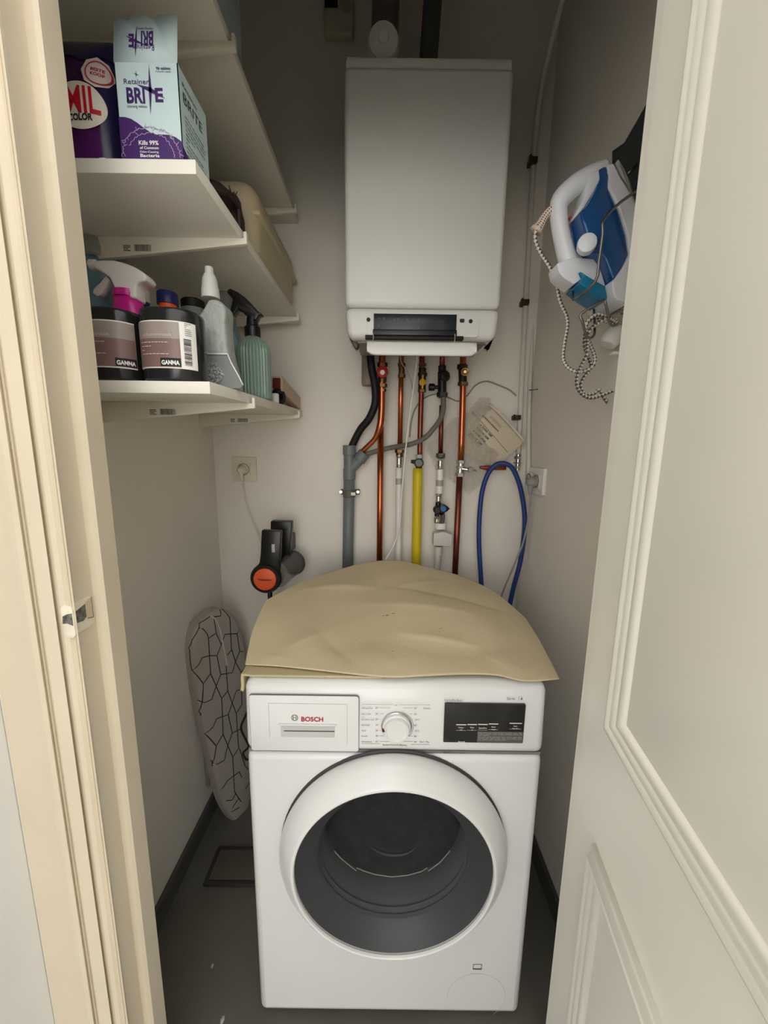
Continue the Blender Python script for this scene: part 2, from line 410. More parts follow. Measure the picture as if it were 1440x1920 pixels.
fnh = wfn(.0027)
obj('drawer_handle', join(strip(fnh, hx0, hx1, hz0, hz1)), mat('recess_grey', (196, 196, 193), .5), dr)
obj('handle_slot', join(strip(wfn(.0031), hx0+.006, hx1, (hz0+hz1)/2-.0007, (hz0+hz1)/2+.0012)), blackink, dr)
obj('handle_lip', box(hx0-.004, hx1+.004, WY-.006, WY-.002, hz1, hz1+.003, .001), whitem, dr)
# maker's badge and name
lx, lz = wp(553, 1344)
rr_ = .0068
badge = [ellipse(wfn(.0028), lx, lz, rr_, rr_, 32, .0007), ellipse(wfn(.0028), lx, lz, rr_*.82, rr_*.82, 32, .0004)]
badge.append(lines(wfn(.0029), [((lx-.0028, lz+.0042), (lx-.0028, lz-.0042)), ((lx+.0028, lz+.0042), (lx+.0028, lz-.0042)), ((lx-.0028, lz), (lx+.0028, lz))], .0009))
obj('badge', join(*badge), inkm, dr)
bx0, bz = wp(565.5, 1350.5); bx1 = wp(606.5, 1350)[0]
obj('lettering', text_bm('BOSCH', plane_fn((bx0, WY, bz), NX, NZ, .0029), bx1-bx0, .0096, bold=.03), redink, dr, 'crimson BOSCH lettering')
# program dial and its printing
kx, kz = .0305, .7585
kr = .0285
kn = obj('dial', lathe([(kr, 0), (kr, .004), (kr*.97, .007), (kr*.88, .009), (kr*.86, .012), (kr*.82, .0145), (kr*.74, .0145), (kr*.71, .0130), (0, .0130)], (kx, WY, kz), (0, -1, 0), 48), whitem, wm)
obj('dial_rim', lathe([(kr*1.06, 0), (kr*1.06, .0012), (kr*1.01, .0022), (kr*.99, .001)], (kx, WY, kz), (0, -1, 0), 48), chromem, wm)
obj('dial_pointer', box(kx-kr*1.0, kx-kr*.80, WY-.0155, WY-.003, kz-.0008, kz+.0006), mat('dark_red_mark', (110, 20, 26), .5), kn)
pb = []
tx0 = wp(678, 1327)[0]
def wt(s, u, v, h, bold=0.0, w_=None):
    x, z = wp(u, v); pb.append(text_bm(s, plane_fn((x, WY, z), NX, NZ, .0006), w_, h, bold))
rows = [('AllergiePlus', '60°', 1328.5), ('Extra snel', '30°', 1339.5), ('Donkere was', '30°', 1350), ('Fijn/zijde', '30°', 1360.5), ('Wol', '30°', 1371), ('Kreuk-', '40°', 1381), ('herstellend', '30°', 1391.5)]
for a, t, v in rows: wt(a, 678, v, .0032); wt(t, 704, v, .0034)
wt('15/30', 678, 1344.5, .0018)
for t, v in (('20°', 1329), ('40°', 1340), ('60°', 1361), ('90°', 1382), ('40°', 1392)): wt(t, 776, v, .0034)
wt('40°C', 778, 1350.5, .003); wt('60°C', 778, 1371.5, .003)
wt('Katoen', 794, 1329, .0033); wt('Snel • Mix', 787, 1392, .0033); wt('Uit', 740, 1323, .0033)
wt('Spoelen/Centrif./Afpomp.', 717, 1397.5, .0034)
wt('VarioPerfect', 833, 1314.5, .0048); wt('EcoSilence Drive', 832, 1412, .0044)
wt('Eco', 832, 1412, .0044, .02)
wt('Serie', 950, 1312, .0056); wt('6', 976, 1312, .0056, .03)
L_ = []
def ln(u0, v0, u1, v1): L_.append((wp(u0, v0), wp(u1, v1)))
ln(679, 1320, 738, 1320.5); ln(748, 1321, 806, 1321); ln(678, 1394, 713, 1394.5); ln(771, 1395.5, 806, 1395.5)
for v, u1 in ((1327, 731), (1338, 720), (1348.5, 714), (1369, 714), (1379.5, 720), (1390, 729)): ln(712, v, u1, v)
for v, u0 in ((1327, 755), (1338, 768), (1349, 772.5), (1369.5, 773), (1380, 766), (1390, 756)): ln(u0, v, 774, v)
ln(972.5, 1305, 972.5, 1313)
pb.append(lines(wfn(.0006), L_, .0005))
arcs = []
for k in range(14):
    a0 = rad(70-k*8); a1 = rad(70-(k+1)*8); R_ = kr*1.16
    arcs.append(((kx+R_*cos(a0), kz+R_*sin(a0)), (kx+R_*cos(a1), kz+R_*sin(a1))))
pb.append(lines(wfn(.0006), arcs, .0005))
cx_, cz_ = wp(886, 1812)
u0_, z0_ = wp(887, 1817); u1_, z1_ = wp(903, 1808)
pb.append(lines(wfn(.0006), [((u0_, z0_), (u1_, z0_)), ((u0_, z1_), (u1_, z1_)), ((u0_, z0_), (u0_, z1_)), ((u1_, z0_), (u1_, z1_)), ((u0_, z0_+.002), (u1_, z0_+.002))], .0012))
obj('printing', join(*pb), inkm, wm, 'grey programme names, temperatures and badges', kind='stuff')
# display
vx0, vz1 = wp(834, 1320); vx1, vz0 = wp(980, 1392)
vz1 = (wp(834, 1321)[1]+wp(980, 1318)[1])/2; vz0 = (wp(834, 1394)[1]+wp(978, 1390)[1])/2
dp = obj('display', prism(roundrect(((vx0+vx1)/2, WY-.0010, (vz0+vz1)/2), NX, NZ, vx1-vx0, vz1-vz0, .0022), NY, .004, .0003), mat('smoked_display', (40, 40, 38), .22), wm, 'dark touch display')
db = []
for u0, u1, v in ((855, 874, 1357.5), (876, 894, 1357.2), (896, 914, 1357), (916, 934, 1356.2), (955, 978, 1355)):
    a, z = wp(u0, v); c, _ = wp(u1, v); db.append(strip(wfn(.0018), a, c, z-.0009, z+.0009))
    db.append(strip(wfn(.0018), a, c, z-.0128, z-.0124))
def dtx(s, u, v, h=.0032):
    x, z = wp(u, v); db.append(text_bm(s, plane_fn((x, WY, z), NX, NZ, .0018), None, h, .01, True))
for s, u, v in (('Temp./', 864, 1364), ('min', 864, 1368.5), ('Klaar', 885, 1364), ('in', 885, 1368.5), ('Speed/Eco', 905, 1365), ('Extra', 925, 1363), ('water', 925, 1367.5), ('Start', 966, 1361.5), ('Bijvullen', 966, 1366)): dtx(s, u, v, .0027)
x, z = wp(865, 1391.5); dtx('Stretch', 865, 1391, .0034)
obj('display_print', join(*db), whiteink, dp, kind='stuff')
gx0, gz1 = wp(895, 1370.5); gx1, gz0 = wp(979, 1390)
obj('display_notice', strip(wfn(.00135), gx0, vx1-.0012, vz0+.001, gz1), mat('grey_sticker', (88, 86, 82), .5), dp)
obj('display_notice_text', textrows(wfn(.0016), gx0+.002, vx1-.003, [gz1-.0022-i*.0024 for i in range(8)], .0006, 4), lgreym, dp)
# porthole door
YR = .622
ring = [(.228, 0), (.232, .006), (.2345, .014), (.233, .024), (.226, .036), (.214, .048), (.204, .056), (.1985, .060), (.196, .058), (.196, .040)]
def oval(prof_, c_front, c_back, dmax, seg=96):
    """lathe about Y whose centre slides from the back centre to the front one"""
    bm = bmesh.new(); rg = []
    for r, h in prof_:
        f = min(max(h/dmax, 0), 1)
        cx = c_back[0]*(1-f)+c_front[0]*f; cz = c_back[1]*(1-f)+c_front[1]*f
        rg.append([bm.verts.new((cx+r*cos(2*pi*k/seg), WY-h, cz+r*sin(2*pi*k/seg))) for k in range(seg)])
    for i in range(len(rg)-1):
        for k in range(seg): bm.faces.new((rg[i][k], rg[i][(k+1) % seg], rg[i+1][(k+1) % seg], rg[i+1][k]))
    return bm
dd = obj('porthole_door', oval(ring, (PX, .4707), (PX, .4707), .06), whitem, wm, 'round white door ring with dark glass')
obj('door_gap', oval([(.2355, -.0005), (.2355, .003), (.229, .003)], (PX, .4707), (PX, .4707), .06), mat('door_gap_grey', (70, 70, 72), .7), wm)
PZ = .4707
def lat(prof_, n=96): return lathe([(r, h) for r, h in prof_], (PX, WY, PZ), (0, -1, 0), n, caps=False)
glassm = clearmat('smoked_door_glass', (60, 62, 64), .05, .10, tint=.86)
obj('door_glass', lat([(0, .0585), (.10, .058), (.17, .0565), (.1955, .054), (.1965, .050)]), glassm, dd, 'smoked glass')
funm = mat('dark_grey_inner_frame', (74, 76, 78), .38)
obj('inner_frame', lat([(.1962, .050), (.192, .046), (.176, .032), (.162, .021), (.158, .017)]), funm, dd)
obj('gasket', lat([(.158, .017), (.1565, .010), (.159, .006), (.155, -.002), (.158, -.008), (.152, -.020), (.150, -.045), (.153, -.06), (.168, -.074)]), mat('grey_rubber', (104, 106, 108), .42), wm)
drm = mat('steel_drum', (110, 110, 110), .32, .9, var=.3, vscale=30)
obj('drum', lat([(.168, -.074), (.232, -.090), (.236, -.30), (.226, -.36), (.10, -.375), (0, -.36)]), drm, wm)
bow = obj('bowl_glass', lat([(.154, .012), (.148, -.018), (.128, -.052), (.095, -.075), (.04, -.086), (0, -.088)]), clearmat('bowl_glass', (150, 154, 156), .05, .12, tint=.9), dd)
for k in range(3):
    a = rad(90+120*k); c = Vector((PX+.215*cos(a), 0, PZ+.215*sin(a)))
    rbm = box(-.02, .02, WY+.10, WY+.34, -.022, .022, .012); rbm = xform(rbm, Matrix.Translation(c) @ Matrix.Rotation(-a, 4, 'Y'))
    obj('drum_paddle', rbm, drm, wm)
# seam of the glass bowl in the drum mouth
obj('bowl_rim', tube([at(u, v, Y=.70) for u, v in ((627, 1596), (640, 1610), (668, 1633), (669, 1627), (682, 1633), (705, 1640), (735, 1644), (765, 1641), (790, 1634), (801, 1627), (803, 1633), (825, 1617), (844, 1595))], .0009, 6, 0), lgreym, dd)
obj('bowl_painted_highlight', tube([at(u, v, Y=.72) for u, v in ((690, 1583), (708, 1596), (735, 1603), (765, 1599), (786, 1583))], [.0006, .003, .004, .003, .0006], 10, 4), dgreym, dd)  # no real ridge: highlight on the glass imitated by a thin grey crescent
# service flap
fc = at(893, 1868, Y=WY); fR = .066
fa = [(fc.x+fR*cos(rad(a)), fc.z+fR*sin(rad(a))) for a in range(-70, 190, 5)]
fa = [p for p in fa if p[1] > .02 and p[0] < WX+WW-.012]
obj('service_flap', lines(wfn(.0004), list(zip(fa[:-1], fa[1:])), .0008), mat('soft_gap_grey', (186, 186, 182), .6), wm)
# ---- cloth over the machine
def coons(front, back, left, right, nu=130, nv=90):
    def ev(P, t):
        f = t*(len(P)-1); i = min(int(f), len(P)-1); return P[i].lerp(P[min(i+1, len(P)-1)], f-i)
    F_, B_, L2, R2 = [smoothpath(p, 10) for p in (front, back, left, right)]
    bm = bmesh.new(); G = []
    for j in range(nv+1):
        v = j/nv; row = []
        for i in range(nu+1):
            u = i/nu
            p = ev(F_, u)*(1-v)+ev(B_, u)*v+ev(L2, v)*(1-u)+ev(R2, v)*u-(F_[0]*(1-u)*(1-v)+F_[-1]*u*(1-v)+B_[0]*(1-u)*v+B_[-1]*u*v)
            row.append(p)
        G.append(row)
    return G
def pz(L): return [at(u, v, Z=z) for u, v, z in L]
fe = pz([(460, 1247, .8565), (520, 1250, .858), (600, 1258, .8585), (680, 1267, .857), (740, 1271, .8565), (800, 1268, .858), (870, 1265, .8585), (930, 1267, .857), (985, 1278, .853), (1049, 1274, .8535)])
be = pz([(498, 1127, .900), (560, 1095, .905), (625, 1072, .918), (690, 1055, .930), (745, 1052, .935), (800, 1064, .927), (860, 1080, .912), (925, 1110, .890), (986, 1161, .866)])
le = pz([(460, 1247, .8565), (466, 1215, .866), (476, 1176, .882), (498, 1127, .900)])
re_ = pz([(1049, 1274, .8535), (1032, 1240, .856), (1008, 1196, .861), (986, 1161, .866)])
G = coons(fe, be, le, re_)
from mathutils import noise
cb = bmesh.new(); V = []
def fold(x, y, ax, ay, bx, by, wdt, h):
    a = Vector((ax, ay)); b_ = Vector((bx, by)); p = Vector((x, y)); d = b_-a; t = max(0, min(1, (p-a).dot(d)/d.length_squared))
    q = (p-(a+d*t)); side = d.x*q.y-d.y*q.x; dist = q.length
    return h*.55*math.exp(-dist/(wdt*(2.2 if side > 0 else .7)))*(1-abs(2*t-1)**2)
nj = len(G)-1; ni = len(G[0])-1
def cpt(u, v, z=.885): p = at(u, v, Z=z); return (p.x, p.y)
CREASES = [(*cpt(a, b, z1), *cpt(c, d, z2), w_, h_) for a, b, z1, c, d, z2, w_, h_ in (
    (560, 1108, .90, 715, 1107, .905, .022, .013), (715, 1107, .905, 985, 1150, .88, .018, -.010), (655, 1138, .89, 905, 1163, .88, .02, .008),
    (735, 1193, .875, 905, 1218, .867, .016, .012), (600, 1190, .875, 690, 1268, .86, .02, -.010), (690, 1268, .86, 740, 1232, .868, .02, .008),
    (520, 1225, .868, 600, 1190, .875, .02, .008), (870, 1090, .90, 700, 1120, .90, .015, .006), (930, 1130, .885, 1020, 1235, .86, .02, .007), (905, 1225, .866, 985, 1275, .857, .018, .008), (720, 1060, .925, 715, 1140, .895, .012, .006), (560, 1240, .862, 480, 1225, .864, .015, .005))]
for j, row in enumerate(G):
    rv = []
    for i, p in enumerate(row):
        e = min(1, 5*min(i/ni, 1-i/ni, j/nj, 1-j/nj)); q = p.copy()
        q.z += .005*sin(pi*i/ni)*sin(pi*j/nj)
        q.z += e*(noise.noise(Vector((p.x*7, p.y*7, 3)))*.006+abs(noise.noise(Vector((p.x*3.5+5, p.y*5, 1))))*.006)
        cr_ = 0
        for (ax, ay, bx_c, by_c, wd_, h_) in CREASES: cr_ += fold(p.x, p.y, ax, ay, bx_c, by_c, wd_, h_)
        q.z += e*cr_
        if WX-WW-.004 < q.x < WX+WW+.004 and q.y < WD: q.z = max(q.z, .8525)
        rv.append(cb.verts.new(q))
    V.append(rv)
for j in range(nj):
    for i in range(ni): cb.faces.new((V[j][i], V[j][i+1], V[j+1][i+1], V[j+1][i]))
cl = obj('cloth', cb, beigem); tag(cl, 'creased beige cotton cloth spread over the top of the washing machine', 'cloth')
md = cl.modifiers.new('thickness', 'SOLIDIFY'); md.thickness = .0022; md.offset = 1
cs = []
for (u, v, s) in ((728, 1160, .006), (738, 1158, .005), (827, 1185, .0035), (735, 1225, .0025), (757, 1235, .002), (717, 1161, .003)):
    best = None; d = ray(u, v)
    for j in range(0, nj+1):
        for i in range(0, ni+1):
            q = V and G[j][i]; w_ = q-C0; k = (w_-d*(w_.dot(d)/d.dot(d))).length
            if best is None or k < best[0]: best = (k, j, i)
    q = cl.data.vertices[best[1]*(ni+1)+best[2]].co + ORG[cl.name]
    cs.append(lathe([(s, .0021), (s*.7, .0026), (0, .0027)], q, (0, 0, 1), 10, sy=.35))
obj('stain', join(*cs), mat('brown_stain', (128, 104, 82), .9), cl, 'small brown stains', kind='stuff')
# towel folded beneath it, drooping at the left front corner
tp = [at(u, v, Y=.70) for u, v in ((720, 1270), (640, 1264), (560, 1259), (505, 1256), (482, 1260), (468, 1270), (459, 1286), (456, 1297))]
tp = smoothpath(tp, 5)
tw = bmesh.new(); pr = None; ys = [.700, .704, .76, .84, .90, .98]
for i, p in enumerate(tp):
    t_ = tp[min(i+1, len(tp)-1)]-tp[max(i-1, 0)]; n_ = Vector((t_.z, 0, -t_.x)).normalized()
    if n_.z < 0: n_ = -n_
    if n_.z < .2 and n_.x > 0: n_ = -n_
    base = Vector((p.x, 0, p.z))
    if base.x > WX-WW+.012: base.z = max(.8480, min(base.z-.003, .8495))
    else: base.x = min(base.x, WX-WW-.004)
    a_ = [tw.verts.new((base.x, y, base.z)) for y in ys]; b_ = [tw.verts.new((base.x+n_.x*.006, y, base.z+n_.z*.0035+(.002 if base.x < WX-WW else 0))) for y in ys]
    if pr:
        for k in range(len(ys)-1):
            tw.faces.new((pr[0][k], pr[0][k+1], a_[k+1], a_[k])); tw.faces.new((pr[1][k], pr[1][k+1], b_[k+1], b_[k]))
        tw.faces.new((pr[0][0], a_[0], b_[0], pr[1][0])); tw.faces.new((pr[0][-1], a_[-1], b_[-1], pr[1][-1]))
    else: tw.faces.new(a_+b_[::-1])
    pr = (a_, b_)
tw.faces.new(pr[0]+pr[1][::-1])
tag(obj('towel', tw, towelm), 'thick beige towel folded under the cloth and drooping at the left front corner', 'towel')
# ================================================================ BOILER
BY = 1.03
p0 = at(645, 119, Y=BY); p1 = at(967, 126, Y=BY); p2 = at(646, 573, Y=BY)
X0, X1 = p0.x-.0005, .2835; ZT = 2.156; ZM = 1.6455; ZBm = 1.571
boil = thing('boiler', ((X0+X1)/2, BY+.17, ZBm), 'white wall-hung boiler with a dark control strip and an open flap', 'boiler')
bb = box(X0, X1, BY, YB-.012, ZM+.0006, ZT, .014, 4); obj('casing', bb, boilerm, boil)
obj('top_cover', box(X0+.003, X1-.003, BY+.012, YB-.012, ZT+.001, ZT+.026, .006), boilerm, boil)
lo = box(X0+.001, X1-.001, BY-.001, 1.195, ZBm, ZM-.0006, .016, 4)
for v in lo.verts:
    if v.co.z < ZBm+.03:
        t = (ZBm+.03-v.co.z)/.03; v.co.x += ((X0+X1)/2-v.co.x)*.05*t
obj('lower_casing', lo, boilerm, boil)
def bfn(l): return lambda a, b: Vector((a, BY-l, b))
def bp_(u, v): p = at(u, v, Y=BY); return p.x, p.z
a0, c1 = bp_(687, 586); a1, _ = bp_(900, 588); _, c0 = bp_(800, 632)
obj('panel_recess', prism(roundrect(((a0+a1)/2, BY-.0025, (c0+c1)/2), NX, NZ, a1-a0, c1-c0, .012), NY, .003, .0008), boilerm, boil)
e0, f1 = bp_(701, 589); e1, _ = bp_(856, 590); _, f0 = bp_(780, 628)
cd = obj('control_strip', box(e0, e1, BY-.006, BY, f0, f1, .001), mat('dark_control_glass', (34, 38, 42), .25), boil, 'dark control strip')
obj('strip_ledge', box(e0-.002, e1+.001, BY-.011, BY, f0-.004, f0+.010, .002), darkm, boil)
pr_ = []
for u, v, s in ((711, 598, '•'), (720, 597, 'o'), (740, 601, 'II'), (746, 600, '8'), (763, 601, '8'), (785, 601, '0'), (710, 612, 'A'), (726, 615, '+'), (745, 615, '-'), (770, 615, '^'), (785, 615, 'v')):
    x, z = bp_(u, v); pr_.append(text_bm(s, plane_fn((x, BY, z-.004), NX, NZ, .0064), None, .007, 0, True))
obj('symbols', join(*pr_), mat('faint_grey_print', (96, 104, 108), .5), cd)
for u, v in ((691, 600), (882, 603)):
    x, z = bp_(u, v); obj('port', cyl((x, BY-.0032, z), (x, BY, z), .005, 16), blackink, boil)
x, z = bp_(866, 602); obj('port', prism(roundrect((x, BY-.0032, z), NX, NZ, .012, .009, .003), NY, .003), blackink, boil)
# open flap hanging out under the strip
g0 = at(688, 636, Y=.985); g1 = at(895, 640, Y=.985); gz = at(790, 667, Y=.985).z
prf = [(BY-.002, g0.z-.004), (BY-.012, g0.z+.001), (.995, g0.z-.002), (.988, g0.z-.008), (.985, gz+.012), (.984, gz+.004), (.986, gz)]
fb = bmesh.new(); rws = []
nn = 24
for i in range(nn+1):
    x = g0.x+(g1.x-g0.x)*i/nn; e = min(i, nn-i)/nn; cut = .008*max(0, 1-e*nn/1.2)
    rws.append([fb.verts.new((x, y, z+(cut if k >= 5 else 0))) for k, (y, z) in enumerate(prf)])
for i in range(nn):
    for k in range(len(prf)-1): fb.faces.new((rws[i][k], rws[i][k+1], rws[i+1][k+1], rws[i+1][k]))
fl = obj('flap', fb, boilerm, boil); md = fl.modifiers.new('s', 'SOLIDIFY'); md.thickness = .003
for u in (700, 853):
    obj('hinge_arm', tube([at(u, 626, Y=BY-.012), at(u, 634, Y=BY-.016), at(u-1, 641, Y=.992)], .0012, 6, 3), lgreym, fl)
obj('slot', box(at(688, 0, Y=BY).x, at(897, 0, Y=BY).x, BY-.005, BY+.01, at(790, 637, Y=BY).z, at(790, 630, Y=BY).z, .001), blackm, boil)
obj('underside', box(X0+.03, X1-.03, BY+.02, 1.19, ZBm-.006, ZBm+.002, .002), mat('grey_steel_base', (120, 114, 104), .5, .3), boil)
for u, sgn in ((664, 1), (917, -1)):
    p = at(u, 645, Y=BY+.03); obj('clip', prism([p+Vector((-.014, 0, .018)), p+Vector((.016, 0, .018)), p+Vector((.010*sgn, 0, -.010)), p+Vector((.003*sgn, 0, -.012))], NY, .02, .002), darkm if sgn > 0 else lgreym, boil)
# flue ducts above
pc = at(719, 78, Y=1.16)
d1 = thing('flue_duct', pc, 'pale flue duct with a white end cap above the left of the boiler', 'duct')
obj('adapter', cyl((pc.x, 1.20, 2.18), (pc.x, 1.20, 2.32), .034, 28, .004), chromem, d1)
obj('end_cap', lathe([(.041, -.02), (.041, .0), (.036, .012), (.014, .018), (.012, .024), (0, .025)], at(719, 82, Y=1.15), (0, -1, -.15), 32), white2, d1)
obj('tube', tube([(pc.x, 1.21, 2.30), (pc.x+.004, 1.22, 2.45), (pc.x+.012, 1.23, 2.84)], .036, 24, 6), mat('silver_foil', (120, 120, 120), .35, .6, bump=1, bscale=50), d1)
qc = at(803, 85, Y=1.16)
d2 = thing('flue_duct', qc, 'dark flue duct with a foil joint above the middle of the boiler', 'duct')
obj('foil_joint', lathe([(.026, 0), (.027, .02), (.025, .03), (.027, .045), (.024, .07)], (qc.x, 1.18, 2.182), (0, 0, 1), 24), mat('copper_foil', (140, 118, 96), .3, .9, bump=1, bscale=90), d2)
obj('tube', tube([(qc.x, 1.18, 2.24), (qc.x+.012, 1.20, 2.45), (qc.x+.03, 1.22, 2.84)], .024, 20, 6), mat('dark_duct_hose', (70, 74, 74), .6), d2)
# gas alarm / thermostat on the wall
ta = at(606, 66, Y=YB-.03); tb = at(662, 60, Y=YB-.03)
al = thing('wall_detector', ((ta.x+tb.x)/2, YB, ta.z), 'small off-white detector box high on the back wall', 'detector')
obj('case', box(ta.x+.003, tb.x, YB-.03, YB, ta.z+.006, ta.z+.17, .008, 3), mat('aged_white_plastic', (196, 190, 172), .5), al)
sc = at(621, 7, Y=YB-.031)
obj('screen', box(sc.x-.019, sc.x+.019, YB-.033, YB-.029, sc.z-.009, sc.z+.012), blackink, al)
sb = at(648, 10, Y=YB-.031); obj('button', cyl((sb.x, YB-.034, sb.z), (sb.x, YB-.029, sb.z), .018, 20, .001), mat('aged_plastic_button', (176, 170, 154), .5), al)
# ================================================================ PIPEWORK under the boiler
PY = 1.335
def P_(u, v, Y=PY): return at(u, v, Y=Y)
def straight(u0, v0, u1, v1, r, Y=PY, seg=16): return tube([P_(u0, v0, Y), P_(u1, v1, Y)], r, seg, 0)
grp = None
# 1 left copper pipe with red gauge valve
t = thing('copper_pipe', P_(711, 1056), 'leftmost bright copper pipe with a red round valve at its top', 'pipe')
obj('pipe', straight(714, 800, 711, 1100, .0107), copm, t)
obj('curved_pipe', tube([P_(717, 638, 1.31), P_(716, 735, 1.31), P_(715, 775, 1.31), P_(712, 800, 1.31), P_(703, 822, 1.32), P_(688, 838, 1.33), P_(680, 846, 1.335)], [.0112]*4+[.0085]*3, 14, 6), copm, t)
for v, r, h in ((684, .0165, .014), (723, .0155, .012), (732, .0125, .010)): obj('nut', nut(P_(717, v, 1.31), NZ, r, h), brassm, t)
vb = obj('valve_body', lathe([(.013, -.02), (.014, -.01), (.014, .012), (.012, .02)], P_(717, 705, 1.31), NZ, 18), brassm, t)
obj('red_handwheel', lathe([(.0175, 0), (.0185, .004), (.0175, .012), (.013, .015), (0, .0155)], P_(717, 698, 1.295), (0, -1, 0), 24, .05, 12), mat('red_plastic', (172, 34, 40), .4), t, 'round red handwheel with a white centre')
obj('gauge_face', cyl(P_(717, 698, 1.2795), P_(717, 698, 1.278), .0075, 16), whiteink, t)
# 2
t = thing('copper_pipe', P_(748, 1056), 'second copper pipe, thin, joined to a white pipe halfway down', 'pipe')
obj('pipe', straight(753, 638, 750, 836, .0086), copm, t)
for v, r, h in ((684, .0125, .012), (705, .0125, .012)): obj('nut', nut(P_(753, v), NZ, r, h), brassm, t)
obj('coupling', cyl(P_(753, 688), P_(753, 702), .010), brassm, t)
obj('union', join(nut(P_(749, 846), NZ, .0155, .012), cyl(P_(749, 848), P_(749, 857), .012)), brassm, t)
obj('press_fitting', lathe([(.009, 0), (.0105, .004), (.009, .008), (.0105, .013), (.009, .018), (.0105, .024), (.009, .03), (.0105, .036), (.012, .039), (.012, .042)], P_(748, 877), NZ, 16), chromem, t)
obj('white_pipe', tube([P_(748, 877), P_(748, 960), P_(745, 1100)], .0105, 14, 3), white2, t)
obj('sleeve', cyl(P_(748, 897), P_(748, 908), .0115), clearmat('clear_sleeve', (190, 188, 180), .2, .5), t)
# 3 gas pipe
t = thing('gas_pipe', P_(782, 1060), 'gas pipe with a yellow winged tap above and a thick yellow pipe below', 'pipe')
obj('pipe', tube([P_(792, 638), P_(790, 735), P_(788, 800), P_(787, 860)], .0088, 14, 3), cop2, t)
obj('nut', nut(P_(792, 684), NZ, .0125, .010), brassm, t); obj('nut', nut(P_(791, 733), NZ, .0135, .010), brassm, t)
obj('tap_body', join(cyl(P_(792, 690), P_(791, 730), .0125), nut(P_(792, 702), NZ, .0155, .012)), mat('dark_brass', (70, 58, 42), .5, .9), t)
kp = P_(792, 717, PY-.018)
obj('yellow_tap_handle', join(lathe([(.011, 0), (.011, .005), (.006, .008), (0, .008)], kp, (0, -1, 0), 20), box(kp.x-.0028, kp.x+.0028, kp.y-.013, kp.y-.002, kp.z-.022, kp.z+.022, .0015)), mat('yellow_plastic', (214, 172, 30), .45), t, 'yellow winged handle')
obj('union', nut(P_(786, 856), NZ, .0135, .014), lgreym, t)
gp = P_(785, 868, PY-.012)
obj('shutoff_body', join(lathe([(.014, 0), (.016, .004), (.016, .012), (.012, .014), (.012, .010), (0, .010)], gp, (0, -1, 0), 24), cyl(P_(786, 860), P_(785, 882), .011)), mat('dark_steel', (84, 82, 78), .35, .8), t)
obj('lever', prism([P_(780, 862, PY-.02), P_(771, 862, PY-.02), P_(770, 868, PY-.02), P_(778, 871, PY-.02)], NY, .006, .001), blackm, t)
obj('yellow_pipe', tube([P_(783.5, 878), P_(782, 960), P_(779, 1110)], .0165, 20, 3), mat('yellow_coated_pipe', (212, 188, 22), .42), t, 'thick yellow pipe')
# 4 water supply with fillings
t = thing('water_pipe', P_(822, 1068), 'water pipe with black filling valve, white sleeves and a blue knobbed tap', 'pipe')
obj('pipe', straight(829, 638, 829, 692, .0086), cop2, t)
obj('lower_pipe', straight(828, 760, 826, 850, .0080, 1.345), cop2, t)
obj('filling_valve', join(cyl(P_(829, 686), P_(829, 698), .013), cyl(P_(829, 696, 1.325), P_(829, 746, 1.325), .0145, 16, .003), lathe([(.018, 0), (.020, .006), (.017, .014), (.010, .018)], P_(831, 706, 1.325), (.5, -1, 0), 18), nut(P_(829, 740, 1.325), NZ, .018, .016)), darkm, t, 'black filling valve')
obj('valve_knob', join(cyl(P_(824, 726, 1.325), P_(814, 726, 1.325), .006), cyl(P_(815, 726, 1.325), P_(804, 726, 1.325), .012, 14, .002)), darkm, t)
obj('fitting_collar', join(nut(P_(826, 853), NZ, .0155, .012), lathe([(.010, 0), (.0165, .006), (.015, .012), (.010, .016)], P_(826, 860), NZ, 18)), mat('greenish_brass', (112, 120, 100), .5, .6, var=.4, vscale=90), t)
obj('press_fitting', lathe([(.009, 0), (.0105, .004), (.009, .008), (.0105, .013), (.009, .018), (.0105, .024), (.009, .030)], P_(825, 880), NZ, 16), chromem, t)
obj('white_sleeve', cyl(P_(825, 900), P_(825, 880), .0115), white2, t)
obj('clear_sleeve', cyl(P_(824, 911), P_(824, 900), .0125), MATS.get('x') or clearmat('clear_sleeve_b', (190, 188, 180), .2, .6), t)
obj('white_sleeve', cyl(P_(823.5, 925), P_(824, 911), .0115), white2, t)
obj('press_fitting', lathe([(.0095, 0), (.011, .004), (.0095, .009), (.011, .014), (.0095, .020), (.012, .024), (.012, .027)], P_(822, 941), NZ, 16), chromem, t)
obj('tap_body', join(cyl(P_(822, 942), P_(820, 968), .010), lathe([(.014, 0), (.014, .02), (.010, .026)], P_(819, 955, PY), (0, -1, 0), 18)), darkm, t)
tk = P_(832, 954, PY-.035)
tri = [tk+Vector((cos(rad(a))*r, 0, sin(rad(a))*r)) for a, r in ((0, .022), (30, .016), (90, .016), (120, .019), (180, .014), (240, .019), (275, .016), (330, .016))]
obj('tap_knob', prism(tri, NY, .014, .003), darkm, t, 'black knob with a blue centre')
obj('blue_cap', cyl(tk+Vector((-.001, .001, 0)), tk+Vector((-.001, -.002, 0)), .0095, 20, .0005), mat('bright_blue_plastic', (30, 110, 180), .4), t)
obj('elbow', join(lathe([(.010, 0), (.0115, .006), (.010, .012), (.0115, .018)], P_(819, 980), NZ, 16), tube([P_(828, 962, PY-.02), P_(829, 970, PY-.012), P_(827, 980, PY-.005)], .011, 14, 4)), chromem, t)
obj('hose_nut', lathe([(.019, 0), (.020, .004), (.020, .016), (.018, .020)], P_(826, 991), NZ, 28, .03, 28), white2, t)
wb = P_(826, 1029); wt_ = P_(826, 1000)
